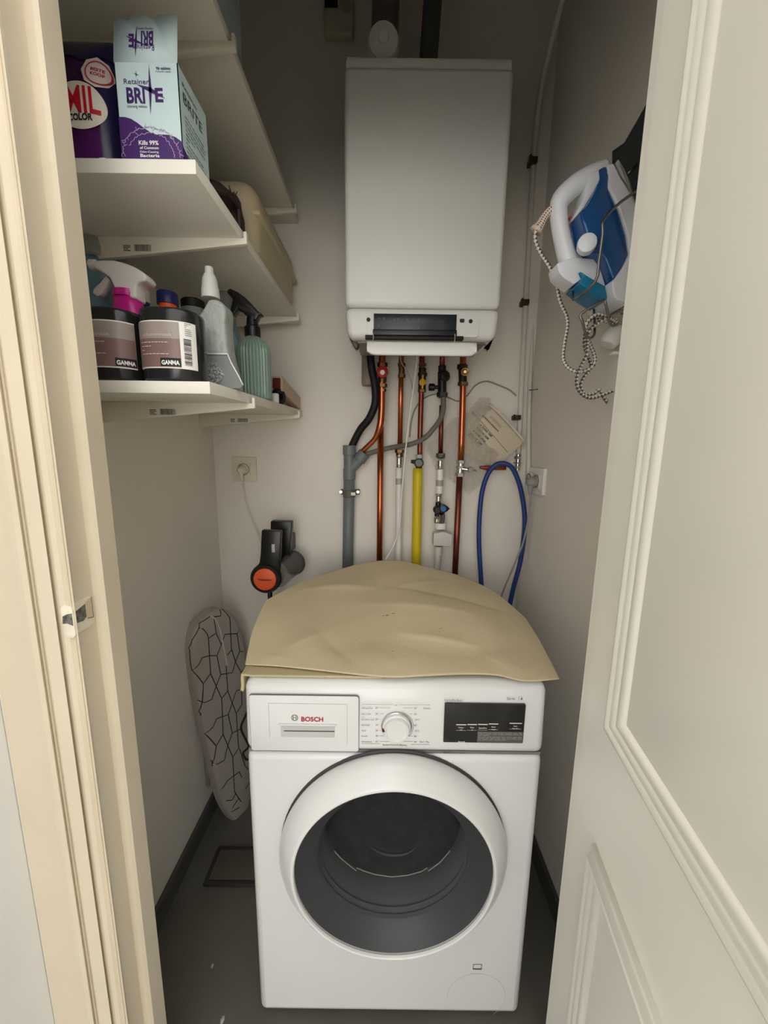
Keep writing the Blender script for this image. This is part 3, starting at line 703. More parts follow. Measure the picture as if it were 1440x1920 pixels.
obj('anti_siphon_block', join(prism([P_(813, 1001, 1.31), P_(832, 997, 1.31), P_(849, 1003, 1.31), P_(847, 1025, 1.31), P_(812, 1024, 1.31)], NY, .035, .004), cyl(P_(821, 1040), P_(822, 1024), .014)), mat('dull_white_plastic', (208, 205, 196), .5), t)
obj('drain_hose', tube([P_(821, 1038), P_(818, 1072), P_(812, 1120)], .0115, 14, 4), mat('milky_hose', (206, 204, 196), .4), t)
# grey condensate hose from the filling valve to the waste pipe
tag(obj('condensate_hose', tube([P_(831, 745, 1.315), P_(831, 765, 1.31), P_(826, 785, 1.305), P_(812, 805, 1.30), P_(795, 822, 1.305), P_(770, 833, 1.31), P_(735, 839, 1.345), P_(705, 846, 1.35), P_(686, 852, 1.345)], .0085, 12, 8), mat('grey_rubber_hose', (110, 106, 98), .6)),
    'grey hose curving from the black filling valve across to the waste pipe', 'hose')
# 5 right copper pipe
t = thing('copper_pipe', P_(854, 1086), 'rightmost copper pipe with a dark valve and a brass key near its top', 'pipe')
obj('pipe', tube([P_(868, 638), P_(868, 730), P_(864, 865)], .0108, 16, 3), copm, t)
obj('lower_pipe', straight(862, 888, 851, 1120, .0108), cop2, t)
obj('valve_body', join(nut(P_(867, 688), NZ, .0175, .016), cyl(P_(867, 692), P_(868, 722), .0135, 16, .002)), mat('dark_steel_b', (56, 46, 36), .5, .7), t)
obj('nut', nut(P_(868, 720), NZ, .017, .013), brassm, t)
obj('brass_key', join(tube([P_(872, 697, PY-.03)+Vector((cos(rad(a))*.0105, 0, sin(rad(a))*.0105)) for a in range(0, 361, 24)], .003, 8, 0), cyl(P_(872, 697, PY-.034), P_(872, 697, PY-.01), .005)), mat('pale_brass', (196, 170, 112), .35, .7), t, 'round pale brass key')
obj('compression_tee', join(nut(P_(864, 866), NZ, .0155, .013), cyl(P_(864, 868), P_(862, 890), .0125), nut(P_(863, 876), NZ, .015, .010), nut(P_(862, 890), NZ, .0165, .014)), chromem, t, 'chrome compression tee')
obj('side_cock', join(cyl(P_(866, 879, 1.325), P_(880, 881, 1.32), .006), lathe([(.009, -.006), (.010, 0), (.008, .006)], P_(882, 881, 1.315), (0, -1, 0), 14), cyl(P_(884, 882, 1.315), P_(894, 883, 1.315), .003)), chromem, t)
# small horizontal copper stub
tag(obj('copper_stub', tube([P_(899, 876, 1.345), P_(912, 877, 1.345), P_(948, 877, 1.345)], [.004, .0085, .0085], 14, 3), mat('red_copper', (150, 66, 48), .45, .5)), 'short horizontal red copper stub behind the blue hose', 'pipe')
# blue hose loop
tag(obj('blue_hose', tube([P_(905, 1160, 1.31), P_(903, 1105, 1.31), P_(898, 1010, 1.315), P_(902, 935, 1.325), P_(913, 893, 1.33), P_(928, 873, 1.325), P_(945, 869, 1.315), P_(962, 880, 1.31), P_(977, 920, 1.31), P_(984, 980, 1.31), P_(976, 1050, 1.31), P_(962, 1105, 1.31), P_(948, 1170, 1.31)], .0082, 14, 8), mat('blue_rubber', (28, 58, 122), .45, bump=.3, bscale=120)),
    'blue rubber hose looped over the copper stub in the right corner', 'hose')
# grey waste pipe
t = thing('waste_pipe', P_(652, 1062, 1.345), 'thick grey plastic waste pipe with a Y branch, clamped to the wall', 'pipe')
WYY = 1.345
obj('pipe', straight(655, 880, 651, 1120, .0195, WYY, 24), greym, t)
obj('socket', join(cyl(P_(655, 899, WYY), P_(655, 878, WYY), .0215, 24, .001), cyl(P_(655, 880, WYY), P_(655, 850, WYY), .0195, 24), cyl(P_(655, 853, WYY), P_(655, 835, WYY), .0225, 24, .001)), greym, t)
obj('branch', join(cyl(P_(657, 880, WYY), P_(677, 858, WYY-.005), .0185, 24), cyl(P_(673, 863, WYY-.005), P_(684, 849, WYY-.008), .0215, 24, .001)), greym, t)
cl_ = obj('clamp', join(cyl(P_(654.5, 932, WYY), P_(654.5, 918, WYY), .0222, 24, .002), box(P_(634, 0, 1.36).x, P_(676, 0, 1.36).x, 1.352, 1.3825, P_(655, 927, 1.36).z, P_(655, 918, 1.36).z, .001)), mat('dark_grey_bracket', (92, 92, 84), .5), t)
for u in (639, 671): obj('screw', cyl(P_(u, 922.5, 1.352), P_(u, 922.5, 1.348), .005, 10), chromem, cl_)
obj('clamp_label', box(P_(657, 0, 1.32).x, P_(667, 0, 1.32).x, 1.3195, 1.3225, P_(660, 929, 1.32).z, P_(660, 923.5, 1.32).z), whiteink, t)
# black drain hose and steel bar
tag(obj('drain_hose', tube([P_(694, 660, 1.30), P_(697, 690, 1.30), P_(703, 725, 1.305), P_(703, 757, 1.31), P_(692, 785, 1.32), P_(676, 805, 1.335), P_(662, 832, WYY), P_(659, 842, WYY)], .0125, 16, 8), blackm), 'black ribbed drain hose curving down into the grey waste pipe', 'hose')
bq0 = P_(678, 722, 1.30); bq1 = P_(697, 650, 1.30)
tag(obj('steel_bar', box(bq0.x, bq1.x, 1.30, 1.335, bq0.z, ZM-.004, .004), mat('stained_steel', (128, 112, 94), .5, .2, var=.3, vscale=25)), 'stained flat steel bar hanging below the left side of the boiler', 'bar')
# cables
tag(obj('white_cable', tube([P_(783, 655, 1.28), P_(779, 700, 1.28), P_(770, 765, 1.28), P_(760, 850, 1.29), P_(753, 930, 1.30), P_(749, 985, 1.30), P_(739, 1020, 1.29), P_(720, 1054, 1.24)], .0027, 8, 8), white2), 'thin white cable hanging from the boiler to the cloth', 'cable')
tag(obj('thin_cable', tube([P_(750, 655, 1.30), P_(752, 678, 1.30), P_(762, 694, 1.30), P_(771, 715, 1.32), P_(774, 740, 1.35)], .0016, 8, 6), lgreym), 'short thin grey wire hanging beside the second copper pipe', 'cable')
tag(obj('grey_cable', tube([P_(768, 820, 1.375), P_(771, 790, 1.375), P_(779, 765, 1.375), P_(795, 747, 1.375), P_(818, 739, 1.375), P_(842, 746, 1.375), P_(859, 752, 1.375), P_(874, 744, 1.375), P_(891, 723, 1.375), P_(912, 715, 1.375), P_(937, 723, 1.375), P_(955, 731, 1.375), P_(968, 742, 1.372)], .0022, 8, 8), mat('grey_cable_sheath', (150, 146, 134), .6)),
    'grey cable waving along the back wall behind the pipes', 'cable')
# corner pipes
t = thing('corner_pipe', at(971, 880, Y=1.35), 'white painted pipe running up the right back corner and bending forward', 'pipe')
cpts = [at(972, 850, Y=1.3725), at(978, 720, Y=1.3725), at(986, 560, Y=1.3725), at(999, 330, Y=1.3725), at(1004, 260, Y=1.37)]
cpts += [at(1010, 200, Y=1.34), at(1022, 130, Y=1.31), at(1040, 55, Y=1.27), at(1062, -30, Y=1.22)]
obj('pipe', tube(cpts, .0085, 14, 6), mat('white_painted_pipe', (218, 214, 202), .5), t)
obj('compression_joint', join(cyl(at(970, 881, Y=1.3725), at(972, 852, Y=1.3725), .009), nut(at(971, 858, Y=1.3725), NZ, .013, .010), nut(at(970.5, 868, Y=1.3725), NZ, .0155, .005), nut(at(970, 876, Y=1.3725), NZ, .011, .008)), chromem, t)
tag(obj('corner_pipe', tube([at(991, 890, X=XR-.010), at(992, 760, X=XR-.010), at(1001, 560, X=XR-.010), at(1011, 330, X=XR-.010), at(1017, 200, X=XR-.010)], .007, 12, 4), mat('white_painted_pipe', (218, 214, 202), .5)),
    'thinner white painted pipe on the right wall beside the corner pipe', 'pipe')
for i, (u, v, lab) in enumerate(((995, 301, 'dark pipe clip high on the corner pipe'), (980, 567, 'dark pipe clip halfway up the corner pipe'), (965, 783, 'brass pipe clip low on the corner pipe behind the paper'))):
    p = at(u, v, Y=1.36)
    tag(obj('pipe_clip', join(box(p.x-.004, p.x+.02, 1.352, YB, p.z-.008, p.z+.008, .002), cyl((p.x-.008, 1.35, p.z), (p.x-.002, 1.35, p.z), .010, 12, .002)), mat('dark_bronze', (74, 62, 50), .5, .7)), lab, 'clip')
p = at(1009, 730, X=XR)
tag(obj('wall_nail', tube([p+Vector((-.022, .02, 0)), p+Vector((0, .0, 0))], .002, 8, 0), steelm), 'thin nail sticking out of the right wall near the corner', 'nail')
# booklet in a plastic bag
BKY = 1.350
bk = thing('booklet', at(925, 880, Y=BKY), 'off-white installation booklet hung at a slant behind the copper pipe', 'booklet')
bc = [(916, 760), (983, 829), (930, 878), (860, 845), (866, 800), (874, 779)]
obj('pages', prism(pix(bc, Y=BKY), NY, .009, .001), mat('booklet_paper', (214, 200, 176), .6, var=.04), bk)
obj('spine', tube([at(916, 758, Y=BKY-.004), at(935, 773, Y=BKY-.006), at(957, 797, Y=BKY-.006), at(984, 828, Y=BKY-.004)], .0042, 10, 5), mat('booklet_edge', (222, 208, 184), .5), bk)
qx = (at(983, 829, Y=BKY)-at(916, 760, Y=BKY)).normalized()
qy = Vector((qx.z, 0, -qx.x)) ; qo = at(916, 760, Y=BKY)
# local frame: text reads from lower right to upper left, upside down
def bkf(o, lift=.002):
    o = Vector(o); xx = -qx; yy = Vector((-xx.z, 0, xx.x))
    return lambda a, b: o+xx*a+yy*b-NY*lift
bl = []
bl.append(lines(lambda a, b: at(a, b, Y=BKY-.0012), [((885, 772), (893, 780)), ((893, 780), (952, 848))], .7))
obj('fold_line', join(*bl), inkm, bk)
txt = []
txt.append(text_bm('Installatievoorschrift', bkf(at(935, 808, Y=BKY)), .078, .0055, .03))
for i, s in enumerate(('MSL 30/HZ A', 'MSK 30/DZ A', 'MSM 30/24 A', 'MSL 24/13 A')):
    a = at(923-6.3*i, 817+5.2*i, Y=BKY); txt.append(text_bm(s, bkf(a), .058, .0068, .03))
txt.append(textrows(bkf(at(941, 800, Y=BKY)), 0, .055, [0, .003, .006], .0008, 8))
txt.append(textrows(bkf(at(899, 838, Y=BKY)), 0, .06, [0, -.006], .0014, 9))
obj('lettering', join(*txt), mat('booklet_ink', (108, 90, 74), .7), bk, 'slanted brown printed lettering')
# crumpled bag
def crumple(pxs, Y0, n=26, amp=.012, seed=0):
    us = [p[0] for p in pxs]; vs = [p[1] for p in pxs]; bm = bmesh.new(); G_ = {}
    def inside(x, y):
        c = False; j = len(pxs)-1
        for i in range(len(pxs)):
            xi, yi = pxs[i]; xj, yj = pxs[j]
            if (yi > y) != (yj > y) and x < (xj-xi)*(y-yi)/(yj-yi)+xi: c = not c
            j = i
        return c
    for i in range(n+1):
        for j in range(n+1):
            u = min(us)+(max(us)-min(us))*i/n; v = min(vs)+(max(vs)-min(vs))*j/n
            if inside(u, v):
                d = abs(noise.noise(Vector((u*.09, v*.09, seed))))+.6*abs(noise.noise(Vector((u*.22, v*.22, seed+3))))
                G_[i, j] = bm.verts.new(at(u+3*noise.noise(Vector((u*.1, v*.1, 9))), v+3*noise.noise(Vector((u*.1, v*.1, 19))), Y=Y0-d*amp*2))
    for i in range(n):
        for j in range(n):
            q = [(i, j), (i+1, j), (i+1, j+1), (i, j+1)]
            if all(k in G_ for k in q): bm.faces.new([G_[k] for k in q])
    return bm
bagm = clearmat('crinkled_clear_film', (196, 188, 174), .15, .36, .5, 70, tint=.97)
tag(obj('plastic_bag', crumple([(900, 742), (918, 745), (925, 765), (900, 790), (912, 830), (935, 850), (925, 880), (905, 905), (880, 928), (850, 905), (822, 890), (800, 850), (800, 832), (818, 822), (835, 800), (845, 785), (872, 778)], 1.349, 110, .006, 2), bagm),
    'crumpled clear plastic bag hanging around the booklet and pipes', 'bag')
# ================================================================ SOCKETS
def schuko(parent, c, n, x, up, s=.046):
    """inner socket: square insert, round recess, two holes"""
    ins = obj('socket_insert', prism(roundrect(c+n*.0005, x, up, s, s, .002), n, .0035, .0008), mat('cream_socket', (222, 214, 192), .45), parent)
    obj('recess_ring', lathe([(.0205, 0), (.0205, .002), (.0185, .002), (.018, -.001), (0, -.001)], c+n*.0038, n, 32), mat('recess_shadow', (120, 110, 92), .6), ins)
c = (at(437, 859, Y=YB)+at(481, 900, Y=YB))/2; c.y = YB
sk = thing('wall_socket', c, 'cream square wall socket with a plug on the left of the back wall', 'socket')
obj('plate', prism(roundrect(c-NY*.009, NX, NZ, .086, .086, .004), NY, .009, .002), mat('cream_socket', (222, 214, 192), .45), sk)
schuko(sk, c-NY*.009, -NY, NX, NZ)
pg = thing('power_plug', c-NY*.014, 'white plug and flex in the left socket, running down to the vacuum cleaner', 'plug')
pcx = c+Vector((-.003, -.014, -.002))
obj('plug_body', join(lathe([(.0165, 0), (.0165, .010), (.013, .018), (.008, .024), (0, .025)], pcx, (0, -1, 0), 24), tube([pcx+Vector((0, -.014, 0)), pcx+Vector((0, -.016, -.018)), pcx+Vector((.001, -.010, -.034))], [.009, .007, .005], 10, 5)), mat('cream_plug', (224, 216, 196), .45), pg)
obj('flex', tube([pcx+Vector((0, -.012, -.028)), at(455, 905, Y=YB-.01), at(461, 938, Y=YB-.008), at(471, 968, Y=YB-.008), at(484, 1000, Y=YB-.02), at(494, 1030, Y=1.26)], .0026, 8, 6), mat('cream_plug', (224, 216, 196), .45), pg)
# right wall socket
c = (at(985, 876, X=XR)+at(1020, 930, X=XR)+at(1020, 877, X=XR)+at(985, 925, X=XR))/4; c = Vector((XR, 1.275, 1.2))
sk = thing('wall_socket', c, 'white wall socket in the right corner above the washing machine', 'socket')
obj('plate', prism(roundrect(c-NX*.010, NY, NZ, .15, .084, .004), NX, .010, .002), white2, sk)
schuko(sk, c+Vector((-.010, .035, 0)), -NX, NY, NZ); schuko(sk, c+Vector((-.010, -.032, 0)), -NX, NY, NZ)
pg = thing('power_plug', c+Vector((-.02, -.02, 0)), 'grey plug and long grey flex in the right corner socket', 'plug')
pq = c+Vector((-.014, -.02, -.004))
obj('plug_body', join(lathe([(.018, 0), (.018, .012), (.013, .022), (.008, .027), (0, .028)], pq, (-1, 0, 0), 20), tube([pq+Vector((-.012, -.002, -.004)), pq+Vector((-.014, -.004, -.022)), pq+Vector((-.012, -.004, -.042))], [.010, .008, .005], 10, 5)), mat('grey_plug', (150, 150, 146), .5), pg)
obj('flex', tube([pq+Vector((-.012, -.004, -.038)), at(993, 955, X=.478), at(983, 1010, Y=1.24), at(966, 1055, Y=1.25), at(947, 1100, Y=1.28), at(930, 1145, Y=1.31)], .0032, 8, 8), mat('grey_plug', (150, 150, 146), .5), pg)
# ================================================================ SHELVES
SX, ST = -.2885, .0195
def shelf(front, z0, z1, label, tipY, ends, stick):
    """board from Y=front to the wall, its top at z0 in front and z1 at the wall, on tapered brackets"""
    t = thing('wall_shelf', ((XL+SX)/2, (front+YB)/2, z0-ST), label, 'shelf')
    def zt(y): return z0+(z1-z0)*(y-front)/(YB-front)
    bm = box(XL, SX, front, YB-.001, -ST, 0, .0008)
    for v in bm.verts: v.co.z += zt(v.co.y)
    obj('board', bm, shelfm, t)
    for k, y in enumerate(tipY):
        z = zt(y)-ST
        pts = [Vector((XL+.004, y, z)), Vector((SX+.006, y, z)), Vector((SX+.006, y, z+.012)), Vector((SX+.012, y, z+.012)), Vector((SX+.012, y, z-.010)), Vector((XL+.004, y, z-.044))]
        br = obj('bracket', prism(pts, NY, .011, .001), bracketm, t)
        if stick[k]:
            f = plane_fn((stick[k], y, z-.026), NX, NZ, .0004)
            obj('barcode_sticker', join(barcode(f, .022, .055, .0, .012, k+3), textrows(f, 0, .014, [.0, .003, .006, .009], .0016, 3)), blackink, br)
    return t, zt
sh1, zt1 = shelf(.655, 2.031, 2.028, 'white top shelf of the three on the left wall', (.815, 1.30), 0, (0, 0))
sh2, zt2 = shelf(.655, 1.7225, 1.7225, 'white middle shelf holding the detergent bag and the tablet box', (.835, 1.30), 0, (-.52, 0))
sh3, zt3 = shelf(.658, 1.405, 1.4235, 'white lowest shelf holding the cleaning bottles', (.842, 1.28), 0, (-.50, -.50))
for y, lab in ((.848, 'front white shelf rail on the left wall'), (1.286, 'rear white shelf rail on the left wall')):
    tag(obj('shelf_rail', join(box(XL, XL+.004, y-.012, y+.012, 1.335, 2.25, .0005)), bracketm), lab, 'rail')
# ---- pale box on the top shelf
a = at(434, 45, X=SX-.004)
tag(obj('storage_box', box(-.42, SX-.003, .76, .90, zt1(.8)+.0005, 2.30, .003), mat('pale_blue_card', (150, 164, 168), .6)), 'pale blue-grey box standing at the edge of the top shelf', 'box')
# ---- tablet carton
zc = zt2(.7)+.0005
CY = .664
cR = at(344, 296, Y=CY).x; cL = at(229, 296, Y=CY).x; cB = at(389, 260, X=cR).y; cT = at(332, 118, Y=CY).z
carton = thing('tablet_carton', ((cL+cR)/2, (CY+cB)/2, zc), 'open pale blue and purple tablet carton reading BRITE, its lid flap raised', 'carton')
cardm = mat('pale_blue_print_card', (204, 226, 228), .5, var=.03)
wl = .0012
cbm = join(box(cL, cR, CY, CY+wl, zc, cT), box(cR-wl, cR, CY, cB, zc, cT-.0), box(cL, cL+wl, CY, cB, zc, cT), box(cL, cR, cB-wl, cB, zc, cT), box(cL, cR, CY, cB, zc, zc+wl))
obj('carton_walls', cbm, cardm, carton)
fT = at(270, 14, Y=CY).z
fw = cR-cL; fhh = fT-cT; lean = .010
def ffl(a, b): return Vector((cL+a, CY+lean*b/fhh, cT+b))
tear = [(0, 0), (fw, 0), (fw*1.0, fhh*1.02), (fw*.72, fhh*1.0), (fw*.66, fhh*.90), (fw*.58, fhh*.92), (fw*.50, fhh*1.0), (fw*.30, fhh*.97), (fw*.22, fhh*.88), (fw*.10, fhh*.93), (0, fhh*.85)]
fm = polyfn(ffl, tear); fo = obj('lid_flap', fm, cardm, carton, 'raised lid flap with torn top edge'); md = fo.modifiers.new('s', 'SOLIDIFY'); md.thickness = .001; md.offset = 0
purp = mat('purple_print', (70, 40, 104), .45)
fcf = lambda l: (lambda a, b: Vector((cL+a, CY-l, zc+b)))
W_, H_ = fw, cT-zc
pts = [(0, 0), (W_, 0), (W_, H_*.18)]
for k in range(11):
    tt = 1-k/10; pts.append((W_*tt, H_*(.20+.26*(1-tt)**.9)+.004*sin(tt*9)))
obj('purple_field', polyfn(fcf(.0004), pts), purp, carton)
sf = lambda l: (lambda a, b: Vector((cR+l, CY+a, zc+b)))
obj('purple_field', polyfn(sf(.0004), [(0, 0), ((cB-CY)*.55, 0), ((cB-CY)*.25, H_*.10), (0, H_*.18)]), purp, carton)
def ct(s, u, v, u2, h, b=0.0, m=purp, lift=.0008, f=None, c=False):
    a = at(u, v, Y=CY); b2 = at(u2, v, Y=CY)
    return text_bm(s, plane_fn((a.x, CY, a.z), NX, NZ, lift), b2.x-a.x, h, b)
px1 = lambda v0, v1: at(280, v0, Y=CY).z-at(280, v1, Y=CY).z
tx = [ct('Retainer', 233, 158, 280, px1(146, 156)), ct('BRI', 239, 193, 273, px1(164, 192), .03), ct('E', 292, 191, 307, px1(165, 190), .03), ct('cleaning tablets', 239, 202, 276, px1(196, 201)), ct('96 tablets', 293, 131, 320, px1(125, 130), .02), ct('3 month supply', 292, 136, 321, px1(133, 136))]
st = at(283, 170, Y=CY)
def star(fn, cx, cz, s, hh):
    return [polyfn(fn, [(cx-.0, cz+hh*.55), (cx+s*.06, cz), (cx-s*.1, cz-hh*.55), (cx-s*.10, cz)]), polyfn(fn, [(cx-s*.7, cz+hh*.12), (cx, cz+hh*.06), (cx+s*.75, cz-hh*.18), (cx, cz-hh*.05)])]
tx += star(lambda a, b: Vector((a, CY-.001, b)), st.x, st.z, .028, .058)
st2 = at(256, 140, Y=CY); tx += star(lambda a, b: Vector((a, CY-.001, b)), st2.x, st2.z, .006, .010)
obj('lettering', join(*tx), purp, carton, 'purple Retainer BRITE lettering')
wtx = [ct('Kills 99%', 261, 272, 298, px1(264, 272), .02), ct('of Common', 263, 280, 298, px1(275, 280), .02), ct('Odor-Causing', 263, 287, 298, px1(282, 286), .01), ct('Bacteria', 264, 295, 300, px1(289, 295), .02)]
obj('claim_lettering', join(*wtx), whiteink, carton, 'white lettering Kills 99% of Common Odor-Causing Bacteria')
# flap printing, upside down
ft = []
def fup(u, v, s, u2, h, b=0.0):
    a = at(u, v, Y=CY+.004); b2 = at(u2, v, Y=CY+.004)
    o_ = Vector((a.x, CY, a.z)); f = lambda x, y: Vector((o_.x-x, CY+lean*(o_.z-y-cT)/fhh-.0009, o_.z-y))
    ft.append(text_bm(s, f, a.x-b2.x, h, b))
fup(290, 85, 'Retainer', 250, .009); fup(286, 57, 'BRI', 263, .020, .03); fup(250, 63, 'E', 240, .018, .03); fup(286, 49, 'cleaning tablets', 255, .0035)
f2 = at(251, 72, Y=CY); ft += star(lambda a, b: Vector((a, CY+lean*(b-cT)/fhh-.001, b)), f2.x, f2.z, -.02, -.042)
obj('lettering', join(*ft), purp, fo, 'purple lettering printed upside down')
# splash arch on the front
ar = []
for k in range(60):
    a = rad(k*180/59); R_ = .040+.004*random.random(); c0 = at(285, 296, Y=CY)
    ar.append((c0.x+cos(a)*R_*1.05, c0.z+sin(a)*R_*.95))
af = lambda a, b: Vector((a, CY-.0009, b))
sg = [(ar[k], ar[k+1]) for k in range(59) if ar[k][1] > zc+.001 and ar[k+1][1] > zc+.001]
sg += [((x*1+c0.x*0, z), (x+random.uniform(-.006, .006), z+random.uniform(-.006, .006))) for x, z in ar[::2] if z > zc+.01]
sg += [((c0.x+(x-c0.x)*.8, c0.z+(z-c0.z)*.82), (c0.x+(x2-c0.x)*.8, c0.z+(z2-c0.z)*.82)) for (x, z), (x2, z2) in sg[:50]]
obj('splash_print', lines(af, sg, .0007), mat('pale_splash_print', (190, 170, 200), .5), carton)
# side printing
sw = cB-CY
sd = [text_bm('BRITE', lambda a, b: Vector((cR+.0008, CY+.010+a, zc+H_*.68+b)), sw*.66, .014, .0), text_bm('Retainer', lambda a, b: Vector((cR+.0008, CY+.010+a, zc+H_*.84+b)), sw*.5, .006)]
sd.append(textrows(lambda a, b: Vector((cR+.0008, CY+.012+a, zc+b)), 0, sw*.72, [H_*(.14+.045*i) for i in range(10)], .0012, 5))
obj('side_lettering', join(*sd), inkm, carton, 'dark BRITE lettering and small print on the side')
# ---- detergent bag
def pillow(cx, cy, z0, wd, dp, h, nx=26, nz=30, top=.012):
    bm = bmesh.new(); fr_ = []; bk_ = []
    for j in range(nz+1):
        z = j/nz; th = dp*.5*(min(1, (1-z)*2.2)**.55) if z > .0 else dp*.5
        ww = wd*(1-.03*sin(pi*z)); f, b = [], []
        for i in range(nx+1):
            x = i/nx*2-1; e = max(0, 1-abs(x)**4)**.5*th+.001
            w_ = .0025*noise.noise(Vector((x*3, z*5, 4)))*(1-abs(x))
            f.append(bm.verts.new((cx+x*ww/2, cy-e+w_, z0+z*h+(.003*sin(x*5) if j == nz else 0))))
            b.append(bm.verts.new((cx+x*ww/2, cy+e, z0+z*h+(.003*sin(x*5) if j == nz else 0))))
        fr_.append(f); bk_.append(b)
    for j in range(nz):
        for i in range(nx):
            bm.faces.new((fr_[j][i], fr_[j][i+1], fr_[j+1][i+1], fr_[j+1][i])); bm.faces.new((bk_[j][i+1], bk_[j][i], bk_[j+1][i], bk_[j+1][i+1]))
        bm.faces.new((fr_[j][0], fr_[j+1][0], bk_[j+1][0], bk_[j][0])); bm.faces.new((fr_[j][nx], bk_[j][nx], bk_[j+1][nx], fr_[j+1][nx]))
    bm.faces.new(fr_[0][::-1]+bk_[0]); bm.faces.new(fr_[nz]+bk_[nz][::-1])
    return bm
dxr = at(222, 290, Y=.68).x; dxl = dxr-.145; dzt = at(170, 74, Y=.70).z
DYc, DDp = .708, .075
bag = thing('detergent_bag', ((dxl+dxr)/2, DYc, zc), 'purple laundry detergent bag reading MIL COLOR, left of the tablet carton', 'bag')
obj('pouch', pillow((dxl+dxr)/2, DYc, zc, dxr-dxl, DDp, dzt-zc), mat('glossy_purple_foil', (84, 26, 100), .22, var=.5, vscale=12), bag)
def pf(l):
    def f(a, b):   # a, b world x, z -> on the front of the pouch
        z = min(max((b-zc)/(dzt-zc), 0), 1); x = max(-1, min(1, (a-(dxl+dxr)/2)/((dxr-dxl)/2)))
        th = DDp*.5*(min(1, (1-z)*2.2)**.55); e = max(0, 1-abs(x)**4)**.5*th+.001
        return Vector((a, DYc-e-l-.0012, b))
    return f
pq_ = lambda u, v: (at(u, v, Y=.672).x, at(u, v, Y=.672).z)
ex, ez = pq_(151, 200); rx_ = pq_(195, 200)[0]-ex; rz_ = (pq_(150, 155)[1]-pq_(150, 247)[1])/2
def fan(fn, cx, cz, rx, rz, n=36, m=5):
    bm = bmesh.new(); c_ = bm.verts.new(fn(cx, cz)); pr = None
    rg = [[bm.verts.new(fn(cx+rx*k/m*cos(2*pi*j/n), cz+rz*k/m*sin(2*pi*j/n))) for j in range(n)] for k in range(1, m+1)]
    for j in range(n):
        bm.faces.new((c_, rg[0][j], rg[0][(j+1) % n]))
        for k in range(m-1): bm.faces.new((rg[k][j], rg[k+1][j], rg[k+1][(j+1) % n], rg[k][(j+1) % n]))
    return bm
obj('label_oval', fan(pf(.0006), ex, ez, rx_, rz_, 48, 14), mat('cream_print', (232, 224, 210), .4), bag)
a, zb = pq_(132, 216); a2 = pq_(188, 210)[0]
o_ = (a, zb)
obj('lettering', join(text_wrapped('MIL', lambda x, y: pf(.0016)(a+x, zb+y+x*.05), a2-a, (pq_(150, 166)[1]-pq_(150, 216)[1]), .018)), mat('red_print', (200, 20, 44), .4), bag, 'red MIL lettering')
a3, z3 = pq_(134, 231); a4 = pq_(176, 225)[0]
obj('sub_lettering', text_wrapped('COLOR', lambda x, y: pf(.0016)(a3+x, z3+y+x*.08), a4-a3, .0085, .03), blackink, bag, 'black COLOR lettering')
bx2, bz2 = pq_(177, 128)
obj('round_badge', fan(pf(.0018), bx2-.002, bz2, .0195, .0235, 8, 8), mat('pink_white_print', (224, 206, 202), .4), bag)
obj('badge_print', join(ellipse(pf(.0024), bx2, bz2-.001, .016, .018, 28, .0018), text_bm('BESTE', lambda x, y: pf(.0024)(bx2+x, bz2+.001+y), .017, .0045, .03, True), text_bm('KOOP', lambda x, y: pf(.0024)(bx2+x, bz2-.006+y), .017, .0045, .03, True)), mat('dull_red_print', (176, 50, 60), .5), bag)
nv = bmesh.new()
def patch(x0, x1, z0, z1, l=.0003, n=12):
    bm = bmesh.new(); g = [[bm.verts.new(pf(l)(x0+(x1-x0)*i/n, z0+(z1-z0)*j/n+.006*sin(i*1.3)*(j in (0,)))) for i in range(n+1)] for j in range(n+1)]
    for j in range(n):
        for i in range(n): bm.faces.new((g[j][i], g[j][i+1], g[j+1][i+1], g[j+1][i]))
    return bm
nv.free()
navym = mat('navy_foil', (34, 28, 66), .25)
obj('navy_band', join(patch(dxl+.004, dxr-.001, zc+(dzt-zc)*.80, dzt-.001), patch(dxr-.020, dxr-.001, zc+.001, zc+(dzt-zc)*.80)), navym, bag)
sx_, sz_ = pq_(200, 287)
obj('splash_print', ellipse(pf(.0016), sx_, zc+.004, .016, .008, 20, .003), mat('cream_print', (232, 224, 210), .4), bag)
# ---- brown braided bundle
bu = []
for k in range(9):
    o = random.uniform(-.5, .5)
    bu.append(tube([at(392, 345+5*o, X=SX-.030), at(410, 352+7*o, X=SX-.026), at(430+3*o, 366, X=SX-.022), at(446+2*o, 385+9*o, X=SX-.022), at(449, 425, X=SX-.024)], .0065, 8, 5))
for k in range(16):
    a = rad(k*40); c = at(436, 372, X=SX-.022); bu.append(tube([c, c+Vector((random.uniform(-.01, .01), random.uniform(-.012, .012), random.uniform(0, .022)))], [.002, .0008], 5, 0))
bu.append(prism(pix([(386, 430), (386, 339), (402, 345), (425, 357), (443, 361), (446, 385), (451, 402), (452, 428)], Y=.895), NY, .03, .006))
y0 = at(400, 380, X=SX-.03).y; y1 = at(449, 410, X=SX-.03).y
bu.append(box(SX-.10, SX-.028, .845, .915, zt2(.9)+.0005, zt2(.9)+.055, .02))
tag(obj('braided_bundle', join(*bu), mat('dark_brown_leather', (58, 36, 32), .6, bump=.8, bscale=90, var=.3)), 'dark brown braided leather bundle between the tablet carton and the beige bin', 'bundle')
